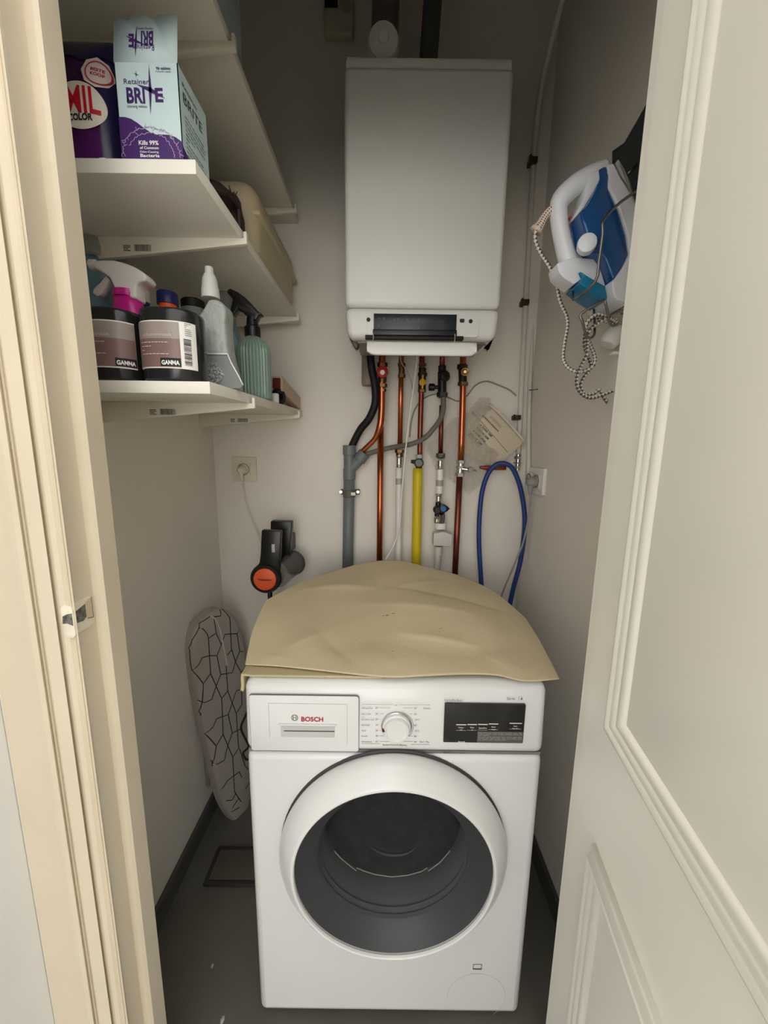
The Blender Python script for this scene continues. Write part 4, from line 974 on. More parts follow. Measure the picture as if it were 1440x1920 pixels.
# ---- beige bin
by0 = max(.955, at(462, 400, X=SX-.004).y); by1 = YB-.03
zt_b = at(500, 372, X=SX-.006).z
zt_b = min(zt_b, 1.985)
bn = thing('storage_bin', ((XL+SX)/2+.02, (by0+by1)/2, zc), 'beige plastic storage bin with rounded corners on the middle shelf', 'bin')
bmb = box(-.50, SX-.004, by0, by1, zt2(1)+.0005, zt_b, .045, 5)
for v in bmb.verts:
    f = (v.co.z-zc)/(zt_b-zc)
    v.co.x = -.395+(v.co.x+.395)*(.93+.07*f); v.co.y = (by0+by1)/2+(v.co.y-(by0+by1)/2)*(.93+.07*f)
bb_floor = min(v.co.z for v in bmb.verts)
obj('tub', bmb, mat('beige_plastic', (196, 182, 150), .5), bn)
yy0 = at(470, 400, X=SX-.004).y
obj('rim', box(-.505, SX-.001, by0+.02, by1+.006, zt_b-.075, zt_b-.062, .006), mat('beige_plastic', (196, 182, 150), .5), bn)
# ================================================================ BOTTLES ON THE LOWEST SHELF
def sup(theta, a, b, e=.55):
    c, s = cos(theta), sin(theta)
    return a*(abs(c)**e)*(1 if c >= 0 else -1), b*(abs(s)**e)*(1 if s >= 0 else -1)
def superloft(cx, cy, prof_, e=.55, seg=48):
    bm = bmesh.new(); rg = []
    for a, b, z in prof_:
        rg.append([bm.verts.new((cx+sup(2*pi*k/seg, a, b, e)[0], cy+sup(2*pi*k/seg, a, b, e)[1], z)) for k in range(seg)])
    for i in range(len(rg)-1):
        for k in range(seg): bm.faces.new((rg[i][k], rg[i][(k+1) % seg], rg[i+1][(k+1) % seg], rg[i+1][k]))
    bm.faces.new(rg[0][::-1]); bm.faces.new(rg[-1]); return bm
def front_fn(cx, cy, a, b, lift, e=.55):
    """wrap: arc length along the front of a superellipse, measured from its middle"""
    N = 240; P = [Vector(sup(rad(-90)+rad(t), a+lift, b+lift, e)) for t in [i*180/N-90 for i in range(N+1)]]
    L = [0]
    for i in range(N): L.append(L[-1]+(P[i+1]-P[i]).length)
    mid = L[N//2]
    def f(s, z):
        q = s+mid
        if q <= 0: p = P[0]
        elif q >= L[-1]: p = P[-1]
        else:
            lo = 0; hi = N
            while hi-lo > 1:
                m_ = (lo+hi)//2
                if L[m_] <= q: lo = m_
                else: hi = m_
            p = P[lo].lerp(P[hi], (q-L[lo])/(L[hi]-L[lo]))
        return Vector((cx+p.x, cy+p.y, z))
    return f
tinm = mat('smoky_black_plastic', (34, 36, 36), .16)
brownlab = mat('brown_label', (132, 106, 100), .35, var=.08); brownlab2 = mat('grey_brown_label', (158, 146, 138), .35)
def gamma_can(uL, uR, vT, label, brand_u, code):
    Y = .664
    z0 = zt3(.7)+.0006; a = (at(uR, 650, Y=Y+.025).x-at(uL, 650, Y=Y+.025).x)/2; cx = (at(uR, 650, Y=Y+.025).x+at(uL, 650, Y=Y+.025).x)/2
    b = .044; cy = Y+b; h = at((uL+uR)/2, vT, Y=Y+.01).z-z0
    t = thing('cleaner_can', (cx, cy, z0), label, 'container', 'dark containers with brown labels on the lowest shelf')
    e = .8
    obj('can_body', superloft(cx, cy, [(a*.96, b*.96, z0), (a, b, z0+.004), (a, b, z0+h-.006), (a*.97, b*.97, z0+h-.001), (a*.9, b*.9, z0+h)], e), tinm, t)
    zA = at(300, 690, Y=Y).z; zB = at(300, 600, Y=Y).z
    f = front_fn(cx, cy, a, b, .0006, e); S0, S1 = -a*1.10, a*1.18
    obj('label_paper', strip(f, S0, S1, zA, zB, 50), whiteink, t)
    f2 = front_fn(cx, cy, a, b, .0012, e); E_ = a*.62 if code else S1
    zm = at(300, 634, Y=Y).z
    obj('label_upper', strip(f2, S0, E_, zm, zB-.002, 50), brownlab2, t)
    obj('label_lower', strip(f2, S0, E_, zA+.002, zm, 50), brownlab, t)
    f3 = front_fn(cx, cy, a, b, .0017, e)
    gx = E_-.032; obj('brand_block', strip(f3, gx, E_, zA+.003, zA+.016, 12), blackink, t)
    f4 = front_fn(cx, cy, a, b, .0021, e)
    obj('lettering', join(text_bm('GAMMA', lambda x, y: f4(gx+.002+x, zA+.0055+y), .028, .0065, .04),), whiteink, t, 'white GAMMA lettering')
    obj('small_print', join(textrows(f4, -a*.72, a*.25, [zm-.007-i*.006 for i in range(4)], .0012, 11), text_bm('schoonmaak', lambda x, y: f4(-a*.62+x, zm+.003+y), .05, .005)), mat('pale_pink_print', (214, 200, 192), .5), t)
    if code:
        obj('barcode', join(*[strip(f4, a*.74, a*.98, zA+.006+i*.0021, zA+.006+i*.0021+random.choice((.0006, .001, .0014)), 3) for i in range(20)], textrows(f4, a*.8, a*1.02, [zA+.053+i*.003 for i in range(7)], .0008, 5)), blackink, t)
    return t
gamma_can(150, 257, 577, 'dark container with a brown label at the far left of the lowest shelf', 248, False)
gamma_can(263, 371, 577, 'dark container with a brown label and barcode, in front of the orange bottle', 340, True)
# pink bottle with white trigger head
pk = at(253, 700, Y=.79); z0 = zt3(.78)+.0006
t = thing('spray_bottle', (pk.x, .79, z0), 'pink spray bottle with a white trigger head between the dark containers', 'bottle')
pinkm = mat('magenta_plastic', (206, 34, 142), .3)
nk = at(238, 556, Y=.79).z
hw = (at(262, 600, Y=.79).x-at(214, 600, Y=.79).x)/2
obj('bottle', superloft(pk.x, .79, [(.034, .026, z0), (.035, .027, z0+.06), (.032, .024, nk-.05), (hw*.98, hw*.9, nk-.02), (hw*.92, hw*.86, nk-.002)], .8), pinkm, t)
obj('collar', lathe([(hw*.98, 0), (hw*1.0, .004), (hw*.96, .012)], (pk.x, .79, nk-.004), NZ, 24), pinkm, t)
hd = [(217, 553), (214, 540), (205, 520), (190, 509), (178, 503), (172, 497), (175, 489), (190, 487), (212, 487), (232, 492), (252, 500), (268, 510), (275, 520), (272, 527), (262, 528), (255, 533), (254, 545), (254, 560)]
obj('trigger_head', prism(pix(hd, Y=.772), NY, .034, .008, 3), white2, t)
obj('nozzle', cyl(at(182, 497, Y=.79), at(168, 496, Y=.79), .009, 16, .002), white2, t)
obj('trigger', prism(pix([(198, 515), (207, 524), (190, 553), (182, 556), (172, 549), (175, 540), (188, 528)], Y=.782), NY, .014, .003), mat('pale_pinkish_plastic', (216, 204, 200), .45), t)
# translucent blue container behind
jb = at(190, 560, Y=.86); z0 = zt3(.86)+.0006
t = thing('plastic_jar', (jb.x-.02, .86, z0), 'see-through blue jar with a frosted lid behind the pink spray bottle', 'jar')
jh = at(190, 490, Y=.86).z; jt = at(190, 440, Y=.86).z
obj('jar_body', superloft(jb.x-.015, .875, [(.052, .05, z0), (.056, .052, z0+.02), (.056, .052, jh-.012), (.05, .048, jh)], .85), clearmat('blue_translucent', (130, 168, 190), .3, .8, .8, 40), t)
obj('jar_lid', superloft(jb.x-.015, .875, [(.056, .052, jh), (.057, .053, jh+.012), (.052, .05, jt-.006), (.046, .045, jt)], .85), clearmat('frosted_lid', (176, 184, 178), .3, .45), t)
# small white/blue bottle behind the pink one
wq = at(267, 560, Y=.90); z0 = zt3(.9)+.0006; zt_ = at(267, 541, Y=.9).z
t = thing('small_bottle', (wq.x, .90, z0), 'slim white and blue bottle just behind the pink spray bottle', 'bottle')
obj('bottle', superloft(wq.x, .90, [(.022, .016, z0), (.023, .017, z0+.09), (.012, .012, zt_-.030)], .8), mat('blue_bottle', (52, 76, 140), .4), t)
obj('cap', lathe([(.013, 0), (.0125, .024), (.010, .028)], (wq.x+.002, .90, zt_-.029), NZ, 20), white2, t)
# orange bottle, navy cap
oq = at(314, 560, Y=.86); z0 = zt3(.86)+.0006; za = at(314, 572, Y=.86).z; zb2 = at(314, 549, Y=.86).z; orr = (at(332, 560, Y=.86).x-at(296, 560, Y=.86).x)/2
t = thing('orange_bottle', (oq.x, .86, z0), 'orange bottle with a navy blue ribbed cap behind the dark container', 'bottle')
obj('bottle', lathe([(.036, 0), (.037, .01), (.037, .10), (.034, .12), (orr*.86, za-z0-.006), (orr*.86, za-z0+.004)], (oq.x, .86, z0), NZ, 32), mat('orange_plastic', (226, 92, 34), .35), t)
obj('cap', lathe([(orr, 0), (orr*1.0, .003), (orr*.97, zb2-za-.002), (orr*.9, zb2-za)], (oq.x, .86, za), NZ, 48, .03, 36), mat('navy_plastic', (24, 34, 92), .4), t)
# black capped bottle
kq = at(362, 572, Y=.98); z0 = zt3(.98)+.0006
t = thing('black_capped_bottle', (kq.x, .98, z0), 'bottle with a low black cap behind the see-through spray bottle', 'bottle')
ka = at(362, 580, Y=.98).z; kb = at(362, 563, Y=.98).z
obj('bottle', lathe([(.036, 0), (.038, .01), (.038, .13), (.026, ka-z0)], (kq.x, .98, z0), NZ, 28), mat('grey_bottle', (130, 134, 132), .4), t)
obj('cap', lathe([(.024, 0), (.026, .003), (.026, kb-ka-.003), (.023, kb-ka)], (kq.x, .98, ka), NZ, 28), blackm, t)
# clear sprayer in dusty plastic
z0 = zt3(.77)+.0006; CYs = .775
t = thing('spray_bottle', at(400, 735, Y=CYs+.03), 'dusty see-through spray bottle with a pale cap at the shelf edge', 'bottle')
dusty = clearmat('dusty_clear_plastic', (184, 190, 184), .35, .72, .5, 60)
body = [(363, 612), (366, 598), (374, 588), (384, 572), (390, 560), (406, 560), (420, 570), (423, 585), (421, 600), (425, 650), (432, 680), (452, 712), (462, 731), (400, 731), (362, 731)]
pb_ = pix(body, Y=CYs)
for p in pb_: p.z = max(p.z, z0); p.x = min(p.x, SX-.002)
obj('bottle', prism(pb_, NY, .045, .006, 3), dusty, t)
lb = pix([(364, 664), (427, 664), (434, 681), (448, 706), (456, 722), (450, 728), (374, 728), (366, 720)], Y=CYs-.0015)
for p in lb: p.z = max(p.z, z0+.002)
obj('label', prism(lb, NY, .002), clearmat('grey_label_film', (142, 146, 144), .3, .8), t)
edge = [lb[0], lb[1], lb[2], lb[3], lb[4]]
obj('label_border', tube([p-NY*.001 for p in edge], .0014, 6, 0), white2, t)
cz = []
for k in range(150):
    a = random.random()*2*pi; q = random.random()**.5; u = 392+26*q*cos(a); v = 702+20*q*sin(a)
    p = at(u, v, Y=CYs-.003); s = random.uniform(.003, .0065)
    d1_ = Vector((random.uniform(-1, 1), 0, random.uniform(-1, 1))).normalized()
    cz.append(prism([p, p+d1_*s, p+Vector((d1_.z, 0, -d1_.x))*s*.7], -NY, .0012))
obj('crystal_print', join(*cz), mat('crystal_grey', (176, 182, 182), .3), t)
hb = at(395, 556, Y=CYs+.02); ht = at(395, 497, Y=CYs+.02)
r_ = (at(411, 540, Y=CYs+.02).x-at(379, 540, Y=CYs+.02).x)/2
obj('cap', lathe([(r_, 0), (r_*1.02, .004), (r_*.98, .016), (r_*.9, .022), (r_*.82, .034), (r_*.62, .042), (r_*.52, (ht-hb).z*.75), (r_*.46, (ht-hb).z)], (hb.x, CYs+.02, hb.z-.004), NZ, 28, .03, 28), clearmat('frosted_cap', (214, 216, 208), .4, .85), t)
# teal bottle with measure marks behind
z0 = zt3(1.06)+.0006
t = thing('measure_bottle', at(432, 700, Y=1.05), 'teal bottle with measuring marks behind the see-through spray bottle', 'bottle')
tb_ = pix([(415, 735), (413, 620), (416, 600), (433, 598), (440, 622), (452, 650), (462, 700), (466, 735)], Y=1.035)
for p in tb_: p.z = max(p.z, z0); p.x = min(p.x, SX-.004)
tealm = mat('teal_plastic', (98, 134, 132), .3, var=.1)
obj('bottle', prism(tb_, NY, .045, .006, 3), tealm, t)
mk = lambda a, b: at(a, b, Y=1.0335)
obj('measure_marks', lines(mk, [((422, 597+12*i), (436, 598+12*i)) for i in range(7)]+[((422, 597), (426, 669))], .9), dgreym, t)
nk_ = at(424, 600, Y=1.06)
obj('neck', superloft(nk_.x, 1.06, [(.024, .018, nk_.z-.01), (.022, .018, nk_.z+.02), (.016, .015, nk_.z+.055), (.012, .012, nk_.z+.066)], .8), clearmat('grey_neck', (128, 130, 124), .3, .8), t)
# ribbed green bottle with black trigger
gy = .985; gc = at(477, 700, Y=gy); z0 = zt3(gy)+.0006
gx_ = min(gc.x, SX-.045)
gx_ = gc.x
t = thing('spray_bottle', (gx_, gy, z0), 'green ribbed bottle with a black trigger head near the back wall end of the shelf', 'bottle')
gr = (at(508, 680, Y=gy).x-at(447, 680, Y=gy).x)/2*.97; gs = at(477, 655, Y=gy).z-z0; gn = at(477, 631, Y=gy).z-z0
greenm = mat('ribbed_green_glass', (128, 154, 140), .12, coat=.4, var=.12, vscale=9)
obj('bottle', lathe([(gr*.90, 0), (gr*.96, .004), (gr*.97, .02), (gr*.97, gs-.01), (gr*.9, gs+.006), (gr*.66, gs+(gn-gs)*.6), (gr*.36, gn)], (gx_, gy, z0), NZ, 196, .075, 28), greenm, t)
zn = z0+gn
obj('collar', lathe([(gr*.46, 0), (gr*.47, .004), (gr*.47, .022), (gr*.36, .026), (gr*.30, .045)], (gx_, gy, zn-.002), NZ, 28, .03, 20), darkm, t)
hd = [(465, 600), (466, 593), (455, 586), (446, 578), (436, 592), (431, 582), (436, 560), (426, 549), (425, 544), (431, 540), (445, 547), (458, 556), (472, 570), (484, 584), (492, 589), (484, 591), (481, 600)]
obj('trigger_head', prism(pix(hd, Y=gy-.011), NY, .022, .004, 3), darkm, t)
# odds and ends at the back of the shelf
z0 = zt3(1.08)+.0006
tag(obj('small_tub', lathe([(.010, 0), (.0105, .003), (.0105, .022), (.009, .025), (0, .025)], (SX-.012, 1.085, z0), NZ, 20), white2), 'tiny white tub beside the green ribbed bottle', 'tub')
z0 = zt3(1.17)+.0006
tag(obj('black_tape_roll', lathe([(.010, -.009), (.022, -.009), (.023, -.007), (.023, .007), (.022, .009), (.010, .009), (.010, -.009)], (SX-.022, 1.16, z0+.0232), (1, -.35, 0), 28), blackm), 'small black roll behind the tiny white tub', 'roll')
na = at(514, 719, Y=1.16); fa_ = Vector((SX-.020, 1.365, zt3(1.36)+.024)); na.x = SX-.026
dr_ = (fa_-na).normalized(); sx2 = dr_.cross(NZ).normalized(); up2 = sx2.cross(dr_).normalized()
t = thing('carton', (SX-.03, 1.27, fa_.z-.02), 'beige cardboard box with a dark red end, tilted at the lowest shelf\'s back', 'box')
obj('sleeve', prism(roundrect(na, sx2, up2, .034, .042, .004), dr_, (fa_-na).length, .0), mat('beige_card', (196, 178, 152), .7), t)
obj('red_end', prism(roundrect(na-dr_*.004, sx2, up2, .022, .030, .003), dr_, .006), mat('dark_red_card', (96, 22, 26), .5), t)
# ================================================================ VACUUM CLEANER on its wall dock
VY = 1.15
vc = at(497, 1086, Y=VY)
t = thing('vacuum_cleaner', (vc.x, VY+.05, vc.z-.06), 'black cordless stick vacuum with an orange round cap left of the washing machine', 'vacuum cleaner')
vr = (at(526, 1086, Y=VY).x-at(468, 1086, Y=VY).x)/2
obj('motor_housing', lathe([(vr*.93, 0), (vr, .006), (vr, .05), (vr*.95, .07)], (vc.x, VY+.0, vc.z), NY, 48), darkm, t)
obj('orange_cap', lathe([(vr*.73, 0), (vr*.72, .004), (vr*.66, .0055), (0, .006)], (vc.x, VY+.0002, vc.z), (0, -1, 0), 48), mat('orange_cap_plastic', (224, 92, 44), .45), t, 'orange round cap')
obj('lettering', text_bm('Ynissomn', plane_fn((vc.x, VY-.0062, vc.z-.003), NX, NZ, .0005), .042, .007, .03, True), mat('dark_lettering', (60, 24, 16), .5), t)
gl = at(487, 1062, Y=VY); g2 = at(527, 993, Y=VY)
obj('handle', prism([at(u, v, Y=VY+.004) for u, v in ((490, 994), (527, 996), (525, 1040), (524, 1075), (480, 1070), (486, 1055), (488, 1040))], NY, .022, .004), darkm, t)
bt = at(515, 850, Y=VY+.05)
obj('battery_pack', prism([at(u, v, Y=VY+.10) for u, v in ((507, 977), (547, 978), (543, 1049), (522, 1050), (506, 1040))], NY, .03, .004), darkm, t)
obj('switch', box(at(509, 1030, Y=VY).x, at(515, 1030, Y=VY).x, VY+.001, VY+.006, at(512, 1036, Y=VY).z, at(512, 1021, Y=VY).z, .001), lgreym, t)
obj('dust_bin', cyl((vc.x+.030, VY+.02, vc.z+.006), (vc.x+.052, VY+.15, vc.z+.008), vr*.86, 40, .004), clearmat('smoky_clear_plastic', (150, 146, 138), .12, .35, tint=.85), t, 'clear dust bin')
obj('dust_bin_ring', lathe([(vr*.90, 0), (vr*.92, .004), (vr*.90, .008), (vr*.84, .008), (vr*.84, 0)], (vc.x+.052, VY+.145, vc.z+.008), (.022, .13, .002), 40), dgreym, t)
obj('wand', tube([(vc.x+.002, VY+.05, vc.z-vr*.9), (vc.x-.002, VY+.05, vc.z-vr-.03), (vc.x-.002, VY+.06, .08)], [.012, .0075, .0075], 12, 4), darkm, t)
obj('floor_head', box(vc.x-.05, vc.x+.04, VY+.00, VY+.14, .0, .05, .015), darkm, t)
obj('wall_dock', box(vc.x+.005, vc.x+.045, VY+.12, YB-.001, vc.z+.04, vc.z+.10, .006), darkm, t)
obj('neck', box(vc.x+.005, vc.x+.035, VY+.02, VY+.12, vc.z+.05, vc.z+.09, .004), darkm, t)
# black charger cord hanging by the machine's left side
obj('cord', tube([at(470, 1320, Y=.95), at(459, 1345, Y=.95), at(452, 1365, Y=.95), at(460, 1385, Y=.95), at(466, 1400, Y=.95), at(456, 1412, Y=.95), at(462, 1424, Y=.95), at(470, 1420, Y=.96)], .003, 8, 6), blackm, wm, 'tangled black cord')
# ================================================================ IRONING BOARD
IP = Vector((-.53, 1.17, .4)); IW = Vector((.46, .888, 0)).normalized(); IUp = Vector((-.02, .03, .78)).normalized()
IN = IW.cross(IUp).normalized()
if IN.x < 0: IN = -IN
def ib(u, v, l=0): return at(u, v, P=IP, N=IN)+IN*l
out = [(441, 1546), (424, 1522), (411, 1490), (399, 1440), (386, 1385), (373, 1325), (362, 1270), (356, 1232), (357, 1202), (366, 1178), (380, 1160), (396, 1147), (412, 1141), (428, 1146), (441, 1160), (451, 1183), (458, 1215), (464, 1255), (470, 1300), (474, 1360), (474, 1430), (469, 1490), (459, 1530), (450, 1545)]
rim0 = [ib(u, v) for u, v in out]
sh = smoothpath(rim0+[rim0[0]], 4)[:-1]
cen = sum(sh, Vector())/len(sh)
bmi = bmesh.new(); rings = []
for k, (ins, l) in enumerate(((0, -.032), (0, -.006), (.001, 0), (.012, .008), (.03, .011))):
    rings.append([bmi.verts.new(p+(cen-p).normalized()*ins+IN*l) for p in sh])
n = len(sh)
for i in range(len(rings)-1):
    for k in range(n): bmi.faces.new((rings[i][k], rings[i][(k+1) % n], rings[i+1][(k+1) % n], rings[i+1][k]))
bmi.faces.new(rings[0][::-1]); bmi.faces.new(rings[-1])
zmin = min(v.co.z for v in bmi.verts)
from mathutils.bvhtree import BVHTree
bmesh.ops.recalc_face_normals(bmi, faces=bmi.faces[:]); bvh = BVHTree.FromBMesh(bmi)
ibt = thing('ironing_board', (cen.x, cen.y, zmin), 'small ironing board with a grey cover of black hexagon lines, leaning in the left corner', 'ironing board')
obj('padded_cover', bmi, mat('grey_cotton_cover', (166, 159, 150), .9, bump=.3, bscale=200), ibt)
c5 = lambda L: [(280+x/3.31, 1120+y/3.31) for x, y in L]
tr = [[(435, 75), (430, 112), (388, 118)], [(376, 112), (310, 160), (300, 190), (262, 262), (247, 330), (247, 420), (262, 452)], [(300, 186), (320, 192), (345, 225), (352, 250), (400, 218), (390, 150), (388, 112)], [(352, 250), (358, 350), (365, 468), (320, 530), (263, 452), (300, 400), (312, 370), (360, 357), (405, 357), (432, 290), (400, 218)],
      [(432, 290), (455, 225), (530, 222), (545, 200)], [(450, 68), (485, 124), (508, 108)], [(485, 124), (495, 320), (470, 355)], [(405, 357), (428, 474), (400, 545), (372, 628), (330, 648), (296, 640)], [(428, 474), (500, 463), (520, 395), (497, 320)],
      [(365, 468), (400, 545), (434, 622), (472, 575), (462, 420)], [(520, 395), (555, 460), (588, 425)], [(530, 222), (546, 330), (570, 333)], [(546, 330), (520, 395)], [(320, 530), (318, 640), (312, 740)], [(434, 622), (440, 740), (443, 845), (400, 915), (345, 845), (380, 800), (402, 748), (475, 722), (500, 650), (472, 575)],
      [(500, 650), (525, 575), (565, 563)], [(555, 460), (560, 660), (525, 715), (500, 650)], [(475, 722), (500, 835), (472, 915), (450, 1005), (410, 1028), (370, 1020)], [(500, 835), (560, 808)], [(525, 715), (540, 930), (503, 985), (443, 845)], [(400, 915), (392, 1000), (380, 1060)],
      [(503, 985), (515, 1200), (555, 1260)], [(430, 1192), (452, 1160), (470, 1130), (545, 1075), (560, 1110)], [(545, 930), (580, 1040), (600, 1060)], [(462, 1255), (500, 1250), (525, 1205)], [(495, 1325), (545, 1295)], [(500, 1300), (540, 1240)], [(580, 1185), (608, 1145)]]
from mathutils.bvhtree import BVHTree
lp = bmesh.new()
def onb(u, v):
    p = ib(u, v, .03); h = bvh.ray_cast(p, -IN, .08)
    if h[0] is None:
        h = bvh.find_nearest(ib(u, v, 0))
    return h[0]
for pl in tr:
    q = c5(pl); pts_ = []
    for a, b in zip(q[:-1], q[1:]):
        k = max(1, int(math.hypot(b[0]-a[0], b[1]-a[1])/5))
        pts_ += [onb(a[0]+(b[0]-a[0])*i/k, a[1]+(b[1]-a[1])*i/k) for i in range(k)]
    pts_.append(onb(*q[-1])); tb2 = tube(pts_, .0016, 5, 0, False)
    me_ = bpy.data.meshes.new('t'); tb2.to_mesh(me_); tb2.free(); lp.from_mesh(me_); bpy.data.meshes.remove(me_)
obj('hexagon_print', lp, blackink, ibt, 'black hexagon line pattern', kind='stuff')
obj('drawstring', tube([ib(391, 1153, .008), ib(399, 1160, .013), ib(407, 1178, .013), ib(412, 1200, .013), ib(416, 1222, .013), ib(421, 1246, .013)], .0022, 8, 6), mat('off_white_string', (206, 198, 184), .8), ibt)
for s in (-.06, .05):
    obj('folded_leg', tube([cen+IW*s-IN*.045+NZ*.25, cen+IW*s*.9-IN*.045-NZ*.28], .007, 10, 0), lgreym, ibt)
obj('leg_crossbar', tube([cen-IW*.075-IN*.039+NZ*.1, cen+IW*.07-IN*.039+NZ*.1], .006, 10, 0), lgreym, ibt)
# ---- mat behind on the floor
ma = [at(u, v, Z=0.0) for u, v in ((377, 1664), (386, 1592), (480, 1594), (480, 1664))]
mm = thing('floor_mat', ma[0], 'dark grey rubber-edged mat on the floor left of the washing machine', 'mat')
x0_, x1_ = ma[0].x, -.30; y0_, y1_ = ma[0].y, ma[1].y
obj('mat_top', box(-.515, x1_, y0_+.01, y1_, .0005, .012, .003), mat('charcoal_mat', (88, 84, 76), .9, bump=.8, bscale=200), mm)
obj('mat_edge', join(box(-.522, x1_, y0_, y0_+.014, .0, .013, .004), box(-.526, -.514, y0_, y1_, .0, .013, .004), box(-.522, x1_, y1_-.012, y1_+.002, .0, .013, .004)), mat('dark_rubber_edge', (48, 46, 44), .8), mm)
for k, (u, v, s) in enumerate(((398, 1811, .006), (417, 1912, .009))):
    p = at(u, v, Z=.0)
    tag(obj('paint_fleck', lathe([(s*.5, 0), (s*.4, .0008), (0, .001)], p, NZ, 8, sy=1.6), lgreym), ('pale fleck on the floor beside the washing machine', 'pale fleck on the floor nearest the doorway')[k], 'fleck')
# ================================================================ IRON in its wire holder
IY = .80
iron = thing('iron', at(1130, 440, Y=IY+.05), 'blue and white steam iron hanging nose up in a wire holder on the right wall', 'iron')
def ipr(pl, half, bev, Yc=None, taper=True):
    Yc = IY+.05 if Yc is None else Yc
    P = [at(u, v, Y=IY+.02) for u, v in pl]
    for p in P: p.y = Yc-half
    bm = prism(P, NY, 2*half, bev, 3)
    if taper:
        zt0 = at(1150, 298, Y=IY).z; 
        for v in bm.verts:
            f = min(1, max(.18, (zt0-v.co.z)/.13+.18)); v.co.y = Yc+(v.co.y-Yc)*f**.6
    return bm
ironw = mat('iron_white_plastic', (226, 228, 232), .28)
obj('skirt', ipr([(1146, 300), (1158, 297), (1168, 330), (1182, 368), (1194, 420), (1196, 480), (1186, 530), (1170, 575), (1148, 570), (1140, 562), (1136, 535), (1141, 532), (1158, 508), (1169, 485), (1165, 450), (1155, 400), (1141, 350), (1147, 325)], .050, .004), ironw, iron)
bluem = mat('blue_translucent_tank', (28, 86, 146), .12, coat=.5, var=.15, vscale=18)
obj('water_tank', ipr([(1129, 308), (1146, 300), (1148, 320), (1142, 350), (1155, 400), (1165, 450), (1170, 485), (1158, 510), (1143, 533), (1135, 515), (1126, 492), (1118, 482), (1098, 478), (1090, 440), (1082, 405), (1098, 388), (1115, 360), (1130, 330)], .046, .005), bluem, iron, 'dark blue see-through water tank')
obj('sole_plate', prism([at(u, v, Y=IY+.02)+Vector((.0, 0, 0)) for u, v in ((1160, 296), (1170, 330), (1184, 368), (1196, 420), (1198, 480), (1188, 530), (1172, 576), (1180, 576), (1196, 530), (1207, 480), (1205, 415), (1192, 362), (1176, 325))], NY, .06, .002), chromem, iron)
hp = [at(u, v, Y=IY+.05) for u, v in ((1137, 312), (1108, 328), (1078, 348), (1054, 372), (1047, 392), (1050, 425), (1057, 460), (1066, 488), (1084, 505), (1108, 515), (1128, 525))]
obj('handle', tube(hp, [.012, .017, .019, .019, .0165, .016, .0165, .018, .021, .020, .016], 20, 6), ironw, iron)
obj('handle_base', ipr([(1048, 490), (1063, 484), (1080, 478), (1100, 480), (1118, 481), (1130, 500), (1140, 532), (1132, 536), (1110, 525), (1092, 508), (1088, 508), (1094, 520), (1080, 530), (1062, 518), (1052, 508)], .022, .004, taper=False), ironw, iron)
obj('front_brow', ipr([(1129, 308), (1131, 330), (1118, 355), (1100, 384), (1084, 402), (1083, 396), (1100, 365), (1104, 345), (1112, 320)], .020, .003, taper=False), ironw, iron)
obj('teal_heel', ipr([(1088, 508), (1094, 518), (1086, 530), (1110, 548), (1135, 564), (1139, 558), (1135, 536), (1120, 528), (1100, 516)], .030, .003, taper=False), mat('teal_blue_plastic', (22, 120, 160), .2), iron, 'teal heel')
kd = at(1105, 456, Y=IY-.004)
obj('steam_dial', lathe([(.0165, 0), (.017, .010), (.016, .016), (.012, .018), (0, .017)], kd+NY*.012, (-.35, -1, 0), 28, .02, 20), ironw, iron, 'round white dial')
obj('red_button', ipr([(1068, 400), (1084, 390), (1082, 395), (1070, 402)], .010, .001, taper=False), mat('red_button', (190, 40, 40), .4), iron)
cg = [at(u, v, Y=IY+.05) for u, v in ((1036, 392), (1030, 396), (1020, 408), (1012, 422), (1005, 432))]
obj('cord_guard', tube(cg, [.0065, .0075, .0075, .009, .0125], 16, 5), spiral('dotted_guard', (226, 206, 186), (96, 70, 62), 700, 4, .35), iron)
cordm = spiral('braided_cord', (222, 216, 206), (92, 82, 76), 420, 1, .0)
cp = [(1005, 430, .85), (1004, 450, .86), (1014, 475, .87), (1030, 500, .88), (1042, 530, .89), (1050, 565, .90), (1062, 592, .91), (1064, 612, .91), (1059, 640, .91), (1056, 670, .91), (1064, 688, .90), (1082, 697, .89), (1100, 694, .88), (1113, 684, .87), (1115, 668, .87), (1106, 645, .86), (1100, 630, .85), (1098, 612, .85), (1106, 598, .85), (1120, 590, .85), (1136, 594, .85), (1156, 600, .85)]
obj('cord', tube([at(u, v, Y=y) for u, v, y in cp], .0036, 10, 7), cordm, iron, 'braided white and grey cord')
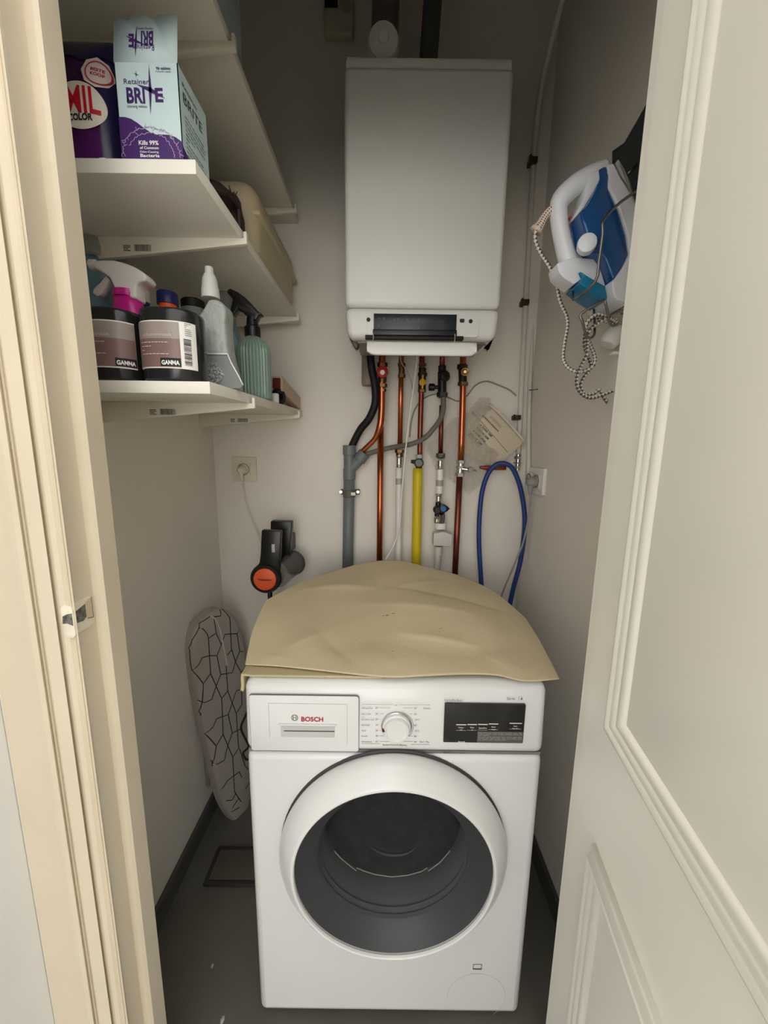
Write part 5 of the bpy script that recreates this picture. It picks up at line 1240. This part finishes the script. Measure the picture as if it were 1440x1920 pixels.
cp2 = [(1160, 606, .86), (1140, 596, .84), (1118, 608, .84), (1104, 622, .84), (1101, 645, .85), (1100, 665, .85), (1090, 685, .86), (1082, 705, .86), (1082, 725, .86), (1092, 740, .86), (1108, 746, .86), (1128, 741, .86), (1150, 732, .86)]
cp3 = [(1156, 612, .87), (1130, 600, .87), (1104, 604, .87), (1097, 625, .87), (1096, 650, .87), (1104, 672, .88), (1108, 690, .88), (1096, 706, .88), (1089, 722, .88), (1096, 738, .88), (1112, 738, .88), (1124, 731, .88), (1130, 742, .88), (1140, 756, .88)]
for c_ in (cp2, cp3): obj('cord', tube([at(u, v, Y=y) for u, v, y in c_], .0036, 10, 7), cordm, iron)
# plug hanging on it
t_ = at(1148, 640, Y=.88)
obj('plug', join(lathe([(.011, 0), (.019, .012), (.020, .034), (.016, .042), (0, .043)], at(1158, 612, Y=.88), (-.45, 0, -1), 20), box(t_.x+.000, t_.x+.02, .872, .888, at(1150, 666, Y=.88).z, at(1150, 660, Y=.88).z, .002)), white2, iron, 'white plug')
# wire holder
hol = thing('wire_holder', at(1175, 500, X=XR), 'dark plate and steel wire rack holding the iron on the right wall', 'holder')
wr = [[(1205, 352, .80), (1165, 378, .78), (1132, 412, .77), (1130, 440, .77), (1123, 490, .775), (1116, 528, .78), (1075, 562, .83), (1077, 532, .87)],
      [(1095, 452, .90), (1086, 462, .90), (1083, 474, .90)],
      [(1134, 562, .80), (1090, 588, .81), (1092, 602, .81), (1099, 628, .82), (1106, 634, .825), (1114, 628, .83), (1115, 612, .85), (1114, 572, .88), (1120, 560, .89)],
      [(1134, 562, .80), (1140, 590, .81), (1143, 605, .815), (1150, 611, .82), (1160, 606, .82)],
      [(1166, 535, .84), (1160, 545, .84), (1162, 570, .84), (1166, 590, .84)],
      [(1200, 300, .86), (1178, 325, .86), (1168, 338, .88)]]
for w_ in wr: obj('wire', tube([at(u, v, Y=y) for u, v, y in w_], .0026, 8, 3), steelm, hol)
pl_ = [(1147, 283), (1170, 267), (1190, 232), (1225, 170), (1240, 200), (1225, 380), (1196, 430), (1180, 370), (1160, 300), (1147, 312)]
obj('plate', prism([at(u, v, X=XR-.018) for u, v in pl_], NX, .017, .002), dgreym, hol, 'dark grey heat-resistant plate')
